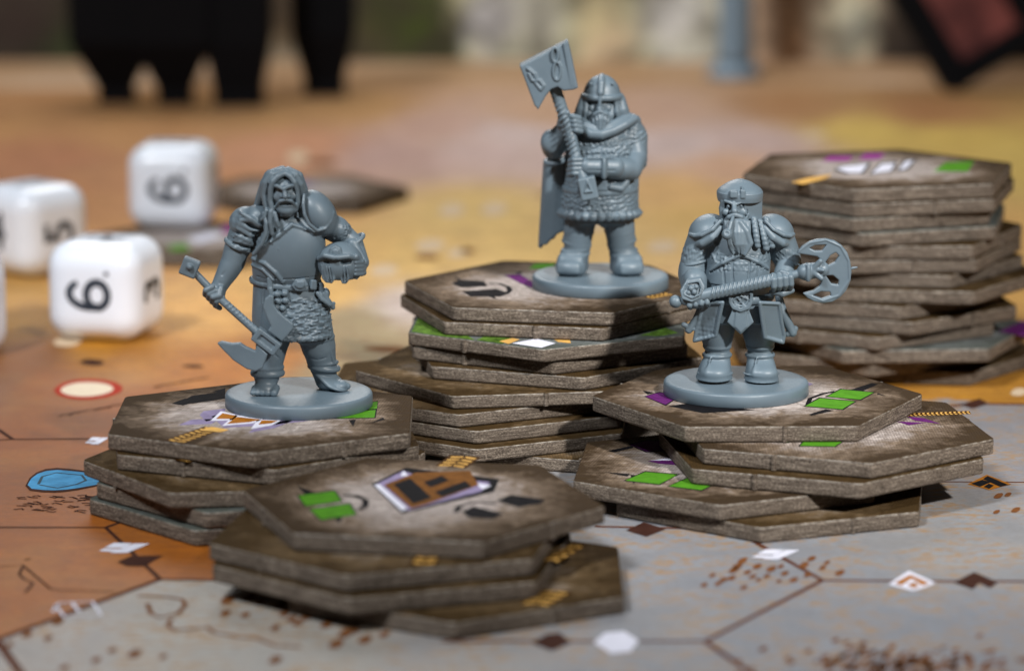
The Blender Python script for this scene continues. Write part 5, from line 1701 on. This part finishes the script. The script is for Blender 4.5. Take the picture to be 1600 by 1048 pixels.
    s.tube([(1186, 494, -44), (1206, 486, -36), (1214, 484, -30)], 3, k=1)
    s.relief((-64, -60, 70), (-34, 0, 110), rough(.45, .6, 3))
    # dagger and scabbard
    s.tube([(1094, 478, -34), (1084, 500, -32), (1074, 516, -28)], [5.5, 5, 6], k=1.5)
    s.tube([(1066, 508, -28), (1080, 514, -30)], [4, 4], k=1)
    s.tube([(1214, 466, -12), (1220, 490, -14), (1236, 520, -12)], [6, 8, 7], k=1.5)
    s.tube([(1228, 522, -12), (1240, 514, -10)], 5, k=1)
    F.part('hip_armour', s)
    # ---- bracer plate and cuff
    v = Solid(F, 1.2)
    v.plate([(1058, 456), (1068, 440), (1090, 437), (1097, 450), (1093, 466), (1076, 473), (1061, 468)], -58, 5, rd=1.8, k=1, slope=(.1, .25))
    v.tube([(1064, 456, -64), (1070, 445, -63), (1087, 442, -62), (1091, 452, -63), (1088, 463, -66), (1076, 468, -67), (1065, 463, -66), (1064, 456, -64)], 1.5, k=.7)
    v.ball((1075, 453, -64), 5, k=.9).ball((1083, 451, -64), 4, k=.9).ball((1080, 459, -65), 4.4, k=.9).ball((1071, 460, -65), 3.5, k=.9)
    v.tube([(1082, 440, -36), (1082, 466, -46)], [19, 18], k=2)
    F.part('bracer', v)
    v = Solid(F, 1.2)
    v.tube([(1200, 458, -48), (1216, 461, -52), (1231, 456, -46)], [4.5, 5.5, 4.5], k=1.5)
    v.tube([(1223, 420, -18), (1216, 440, -36)], [16, 14], k=2)
    F.part('bracer', v)
    # ---- long axe
    w = Solid(F, 1.1)
    w.tube([(1066, 471, -54), (1105, 461, -56), (1200, 440, -56)], [8, 9.5, 10], k=1.5)
    pm = Solid(F, 1.1)
    pm.ball((1052, 473, -54), 10, k=2)
    w.tube([(1195, 441, -56), (1252, 428, -56)], [7, 6.6], k=1.5)
    for i in range(15):
        t_ = i / 14
        w.ring((1106 + 88 * t_, 460.5 - 19.5 * t_, -56), 3.2, 9.6, 1.6, tilt=(0, .55), k=.7, n=16, squash=1.0) if False else w.tube([(1104 + 90 * t_, 470 - 20 * t_, -62), (1107 + 90 * t_, 461 - 20 * t_, -66.5), (1110 + 90 * t_, 451.5 - 20 * t_, -62)], 1.5, k=1.6)
    w.tube([(1250, 428, -56), (1276, 424, -56)], [13, 12], k=1.5)
    w.ring((1254, 428, -56), 3, 13, 3, k=1, squash=4.4)
    for dx, dy in ((14, -12), (16, 14)):
        w.tube([(1260, 426, -62), (1258 + dx, 424 + dy, -68)], [6, 4], k=1.5)
    w.tube([(1262, 424, -60), (1276, 426, -72), (1270, 428, -60)], [6, 3, 6], k=1)
    w.tube([(1276, 424, -56), (1312, 424, -56), (1329, 421, -56)], [4, 3.4, 1.6], k=1)
    shaft = w
    w = Solid(F, 1.1)
    cres = [(1236, 399), (1244, 389), (1256, 381), (1268, 377.5), (1281, 377), (1294, 380), (1305, 387), (1314, 398), (1319, 412), (1321, 428), (1319, 443), (1313, 456), (1304, 466), (1292, 473), (1278, 475), (1264, 472), (1254, 467), (1247, 460), (1262, 456), (1272, 449), (1276, 440), (1274, 430), (1274, 418), (1274, 410), (1268, 404), (1256, 402)]
    w.plate(cres, -56, 5.5, rd=2, k=1.2)
    for hole in ([(1254, 391), (1263, 386), (1284, 385), (1276, 396), (1264, 396)], [(1279, 413), (1288, 401), (1297, 396), (1303, 402), (1296, 413), (1284, 419)],
                 [(1280, 432), (1292, 431), (1303, 440), (1302, 448), (1290, 446)], [(1259, 463), (1274, 456), (1290, 457), (1292, 463), (1276, 469)]):
        hx = sum(p_[0] for p_ in hole) / len(hole); hy = sum(p_[1] for p_ in hole) / len(hole)
        w.plate([(hx + (p_[0] - hx) * .86, hy + (p_[1] - hy) * .86) for p_ in hole], -56, 12, rd=2.2, k=2.0, mode='cut')
    w.tube([(1240, 396, -60), (1256, 384, -61), (1281, 379.5, -61), (1303, 389, -61), (1316, 411, -61), (1318, 440, -61), (1302, 464, -61), (1278, 472, -61), (1252, 462, -60)], 1.8, k=1)
    wo = F.part('battle_axe', shaft)
    F.part('axe_blade', w, parent=wo)
    F.part('pommel', pm, parent=wo)

build_longhair()
build_hammer()
build_axe()

# ================================================================== BACKGROUND, far out of focus
def lathe(name, prof, mat, parent=None, n=40, wob=0.0, flat=False):
    verts, faces = [], []
    k = len(prof)
    for i in range(n):
        a = 2 * math.pi * (i + (.5 if flat else 0)) / n
        for r, z in prof:
            rr = r * (1 + wob * math.sin(3 * a + z))
            verts.append((rr * math.cos(a), rr * math.sin(a), z))
    for i in range(n):
        j = (i + 1) % n
        for q in range(k - 1):
            faces.append((i * k + q, j * k + q, j * k + q + 1, i * k + q + 1))
    faces.append(tuple(i * k + k - 1 for i in range(n)))
    faces.append(tuple(i * k for i in reversed(range(n))))
    me = new_mesh(name, verts, faces)
    me.polygons.foreach_set('use_smooth', [not flat] * (n * (k - 1)) + [False, False])
    return link_mesh(name, me, [mat], parent)

def build_background():
    TZ = -0.30
    # black tapered playing pieces standing at the far side of the board
    for (px, py, rb, rt, lab) in ((180, 163, 0.62, 1.45, 'black tapered plastic piece, leftmost of the dark pieces at the back'),
                                  (272, 166, 0.60, 1.30, 'black tapered plastic piece between two others at the back left'),
                                  (372, 166, 0.84, 1.12, 'thick black tapered plastic piece, third from the left at the back'),
                                  (506, 150, 0.72, 1.10, 'black tapered plastic piece standing apart, right of the other dark pieces')):
        q = bp(px, py, 0.004)
        e = empty('black_playing_piece', (q.x, q.y + 0.6, 0.004))
        tag(e, lab, 'playing piece', 'black pieces at the back')
        lathe('stem', [(rb * 1.3, 0), (rb * 1.28, .5), (rt * 1.3, 2.0), (rt * 1.36, 5.6), (rt * 1.1, 5.75)], MAT['black'], e, n=4, flat=True)
        lathe('head', [(rt * .6, 5.78), (rt * .75, 6.1), (rt * .8, 6.6), (rt * .6, 7.1), (rt * .2, 7.3)], MAT['black'], e)
    # tall blue-grey column of a figurine
    q = bp(1149, 124, TZ)
    e = empty('column_piece', (q.x, q.y + .7, TZ + .004))
    tag(e, 'tall blue-grey plastic column on a flared foot at the back', 'playing piece')
    lathe('foot', [(.95, 0), (.95, .18), (.80, .34), (.66, .5)], MAT['bluegrey'], e)
    lathe('shaft', [(.66, .5), (.62, .8), (.58, 2.0), (.60, 4.0), (.62, 6.5), (.75, 6.9), (.72, 7.4)], MAT['bluegrey'], e, wob=.06)
    # black tray with a red panel, leaning
    q = bp(1485, 158, TZ)
    e = empty('leaning_box', (q.x, q.y, TZ + .02))
    tag(e, 'black box with red textured panel leaning at the back right', 'box')
    def slab(name, x0, x1, z0, z1, y0, y1, mat, bev=.06):
        bm = bmesh.new()
        bmesh.ops.create_cube(bm, size=1)
        for v in bm.verts:
            v.co = Vector(((v.co.x + .5) * (x1 - x0) + x0, (v.co.y + .5) * (y1 - y0) + y0, (v.co.z + .5) * (z1 - z0) + z0))
        bmesh.ops.bevel(bm, geom=bm.edges[:], offset=bev, segments=2, affect='EDGES', profile=.6)
        me = bpy.data.meshes.new(name); bm.to_mesh(me); bm.free()
        o = link_mesh(name, me, [mat], e)
        return o
    parts = [slab('frame_side', 0, .95, 0, 9, 0, 1.2, MAT['black']), slab('frame_side', 3.2, 4.4, 0, 9, 0, 1.2, MAT['black']),
             slab('frame_bottom', .96, 3.19, 0, .80, 0, 1.2, MAT['black']), slab('frame_top', .96, 3.19, 8.4, 9, 0, 1.2, MAT['black']),
             slab('back', .96, 3.19, .81, 8.39, .75, 1.19, MAT['black']), slab('red_panel', .97, 3.18, .82, 8.38, .35, .74, MAT['red'])]
    e.rotation_euler = (R(-8), R(-31), R(4))
    e.location.z = TZ + .02 + .1
    # printed landscape screen standing behind everything
    m = NT('landscape_print')
    vc = m.n('ShaderNodeVertexColor'); vc.layer_name = 'paint'
    n1 = m.noise(m.mapping((1, 1, 1)), 0.55, 5, 0.6, 0.5)
    c = m.mix(m.ramp(n1, [(0.40, (0.85, 0.85, 0.85)), (0.62, (0, 0, 0))]), vc.outputs['Color'], (0.05, 0.035, 0.022, 1), 'MIX')
    c = m.mix(.85, vc.outputs['Color'], c)
    mat = m.set(Base_Color=c, Roughness=0.7)
    Yw = bp(800, 96, TZ).y
    xs = np.linspace(-34, 34, 120); zs = np.linspace(TZ, 22, 40)
    X, Z = np.meshgrid(xs, zs)
    verts = [(x, 0, z) for x, z in zip(X.ravel(), Z.ravel())]
    nx_, nz_ = len(xs), len(zs)
    idx = np.arange(nx_ * nz_).reshape(nz_, nx_)
    F_ = np.stack([idx[:-1, :-1], idx[:-1, 1:], idx[1:, 1:], idx[1:, :-1]], -1).reshape(-1, 4).tolist()
    n0 = len(verts)
    ring = np.concatenate([idx[0, :], idx[1:, -1], idx[-1, -2::-1], idx[-2:0:-1, 0]])
    verts += [(verts[i][0], .3, verts[i][2]) for i in ring]
    mm = len(ring)
    F_ += [(int(ring[i]), n0 + i, n0 + (i + 1) % mm, int(ring[(i + 1) % mm])) for i in range(mm)] + [[n0 + i for i in range(mm)]]
    me = new_mesh('landscape_screen', verts, F_)
    ctrl = [(30, 40, 52, 34, 26), (60, 110, 40, 34, 14), (100, 115, 52, 72, 18), (300, 60, 44, 32, 24), (440, 40, 96, 76, 46), (430, 100, 120, 110, 92), (600, 30, 66, 72, 26), (660, 35, 74, 92, 14), (690, 60, 56, 64, 16),
            (570, 60, 90, 82, 50), (760, 40, 178, 168, 150), (800, 80, 158, 146, 126), (850, 30, 176, 160, 132), (930, 30, 158, 134, 104), (950, 70, 150, 128, 104), (1050, 30, 180, 162, 140), (1090, 70, 170, 152, 132),
            (1210, 30, 140, 118, 98), (1250, 80, 120, 98, 78), (1300, 60, 150, 136, 116), (1345, 50, 170, 156, 134), (1390, 60, 60, 44, 34), (1420, 90, 40, 30, 24), (1550, 40, 30, 24, 20), (0, -60, 60, 44, 30), (800, -80, 170, 156, 132), (1600, -60, 60, 48, 38)]
    k = FPX / Yw
    C = np.array([[(a - 800) / k, 0.98 * (96 - b_) / k + TZ, *lin((r, g, bb))[:3]] for a, b_, r, g, bb in ctrl])
    vv = np.array(verts)
    num = np.zeros((len(vv), 3)); den = np.zeros(len(vv))
    for cx, cz, r, g, b_ in C:
        w_ = 1 / ((vv[:, 0] - cx) ** 2 + (vv[:, 2] - cz) ** 2 + .15) ** 2
        num += w_[:, None] * np.array([r, g, b_]); den += w_
    cc = num / den[:, None]; cc = np.clip(cc * np.where(cc.mean(1, keepdims=True) > .12, 3.2, .9), 0, .88)
    rgba = np.concatenate([cc, np.ones((len(vv), 1))], 1).astype(np.float32)
    at = me.color_attributes.new('paint', 'FLOAT_COLOR', 'POINT')
    at.data.foreach_set('color', rgba.ravel())
    o = link_mesh('landscape_screen', me, [mat])
    o.location = (0, Yw, 0)
    tag(o, 'upright panel with a pale stone and green landscape print, behind everything', 'backdrop')
build_background()
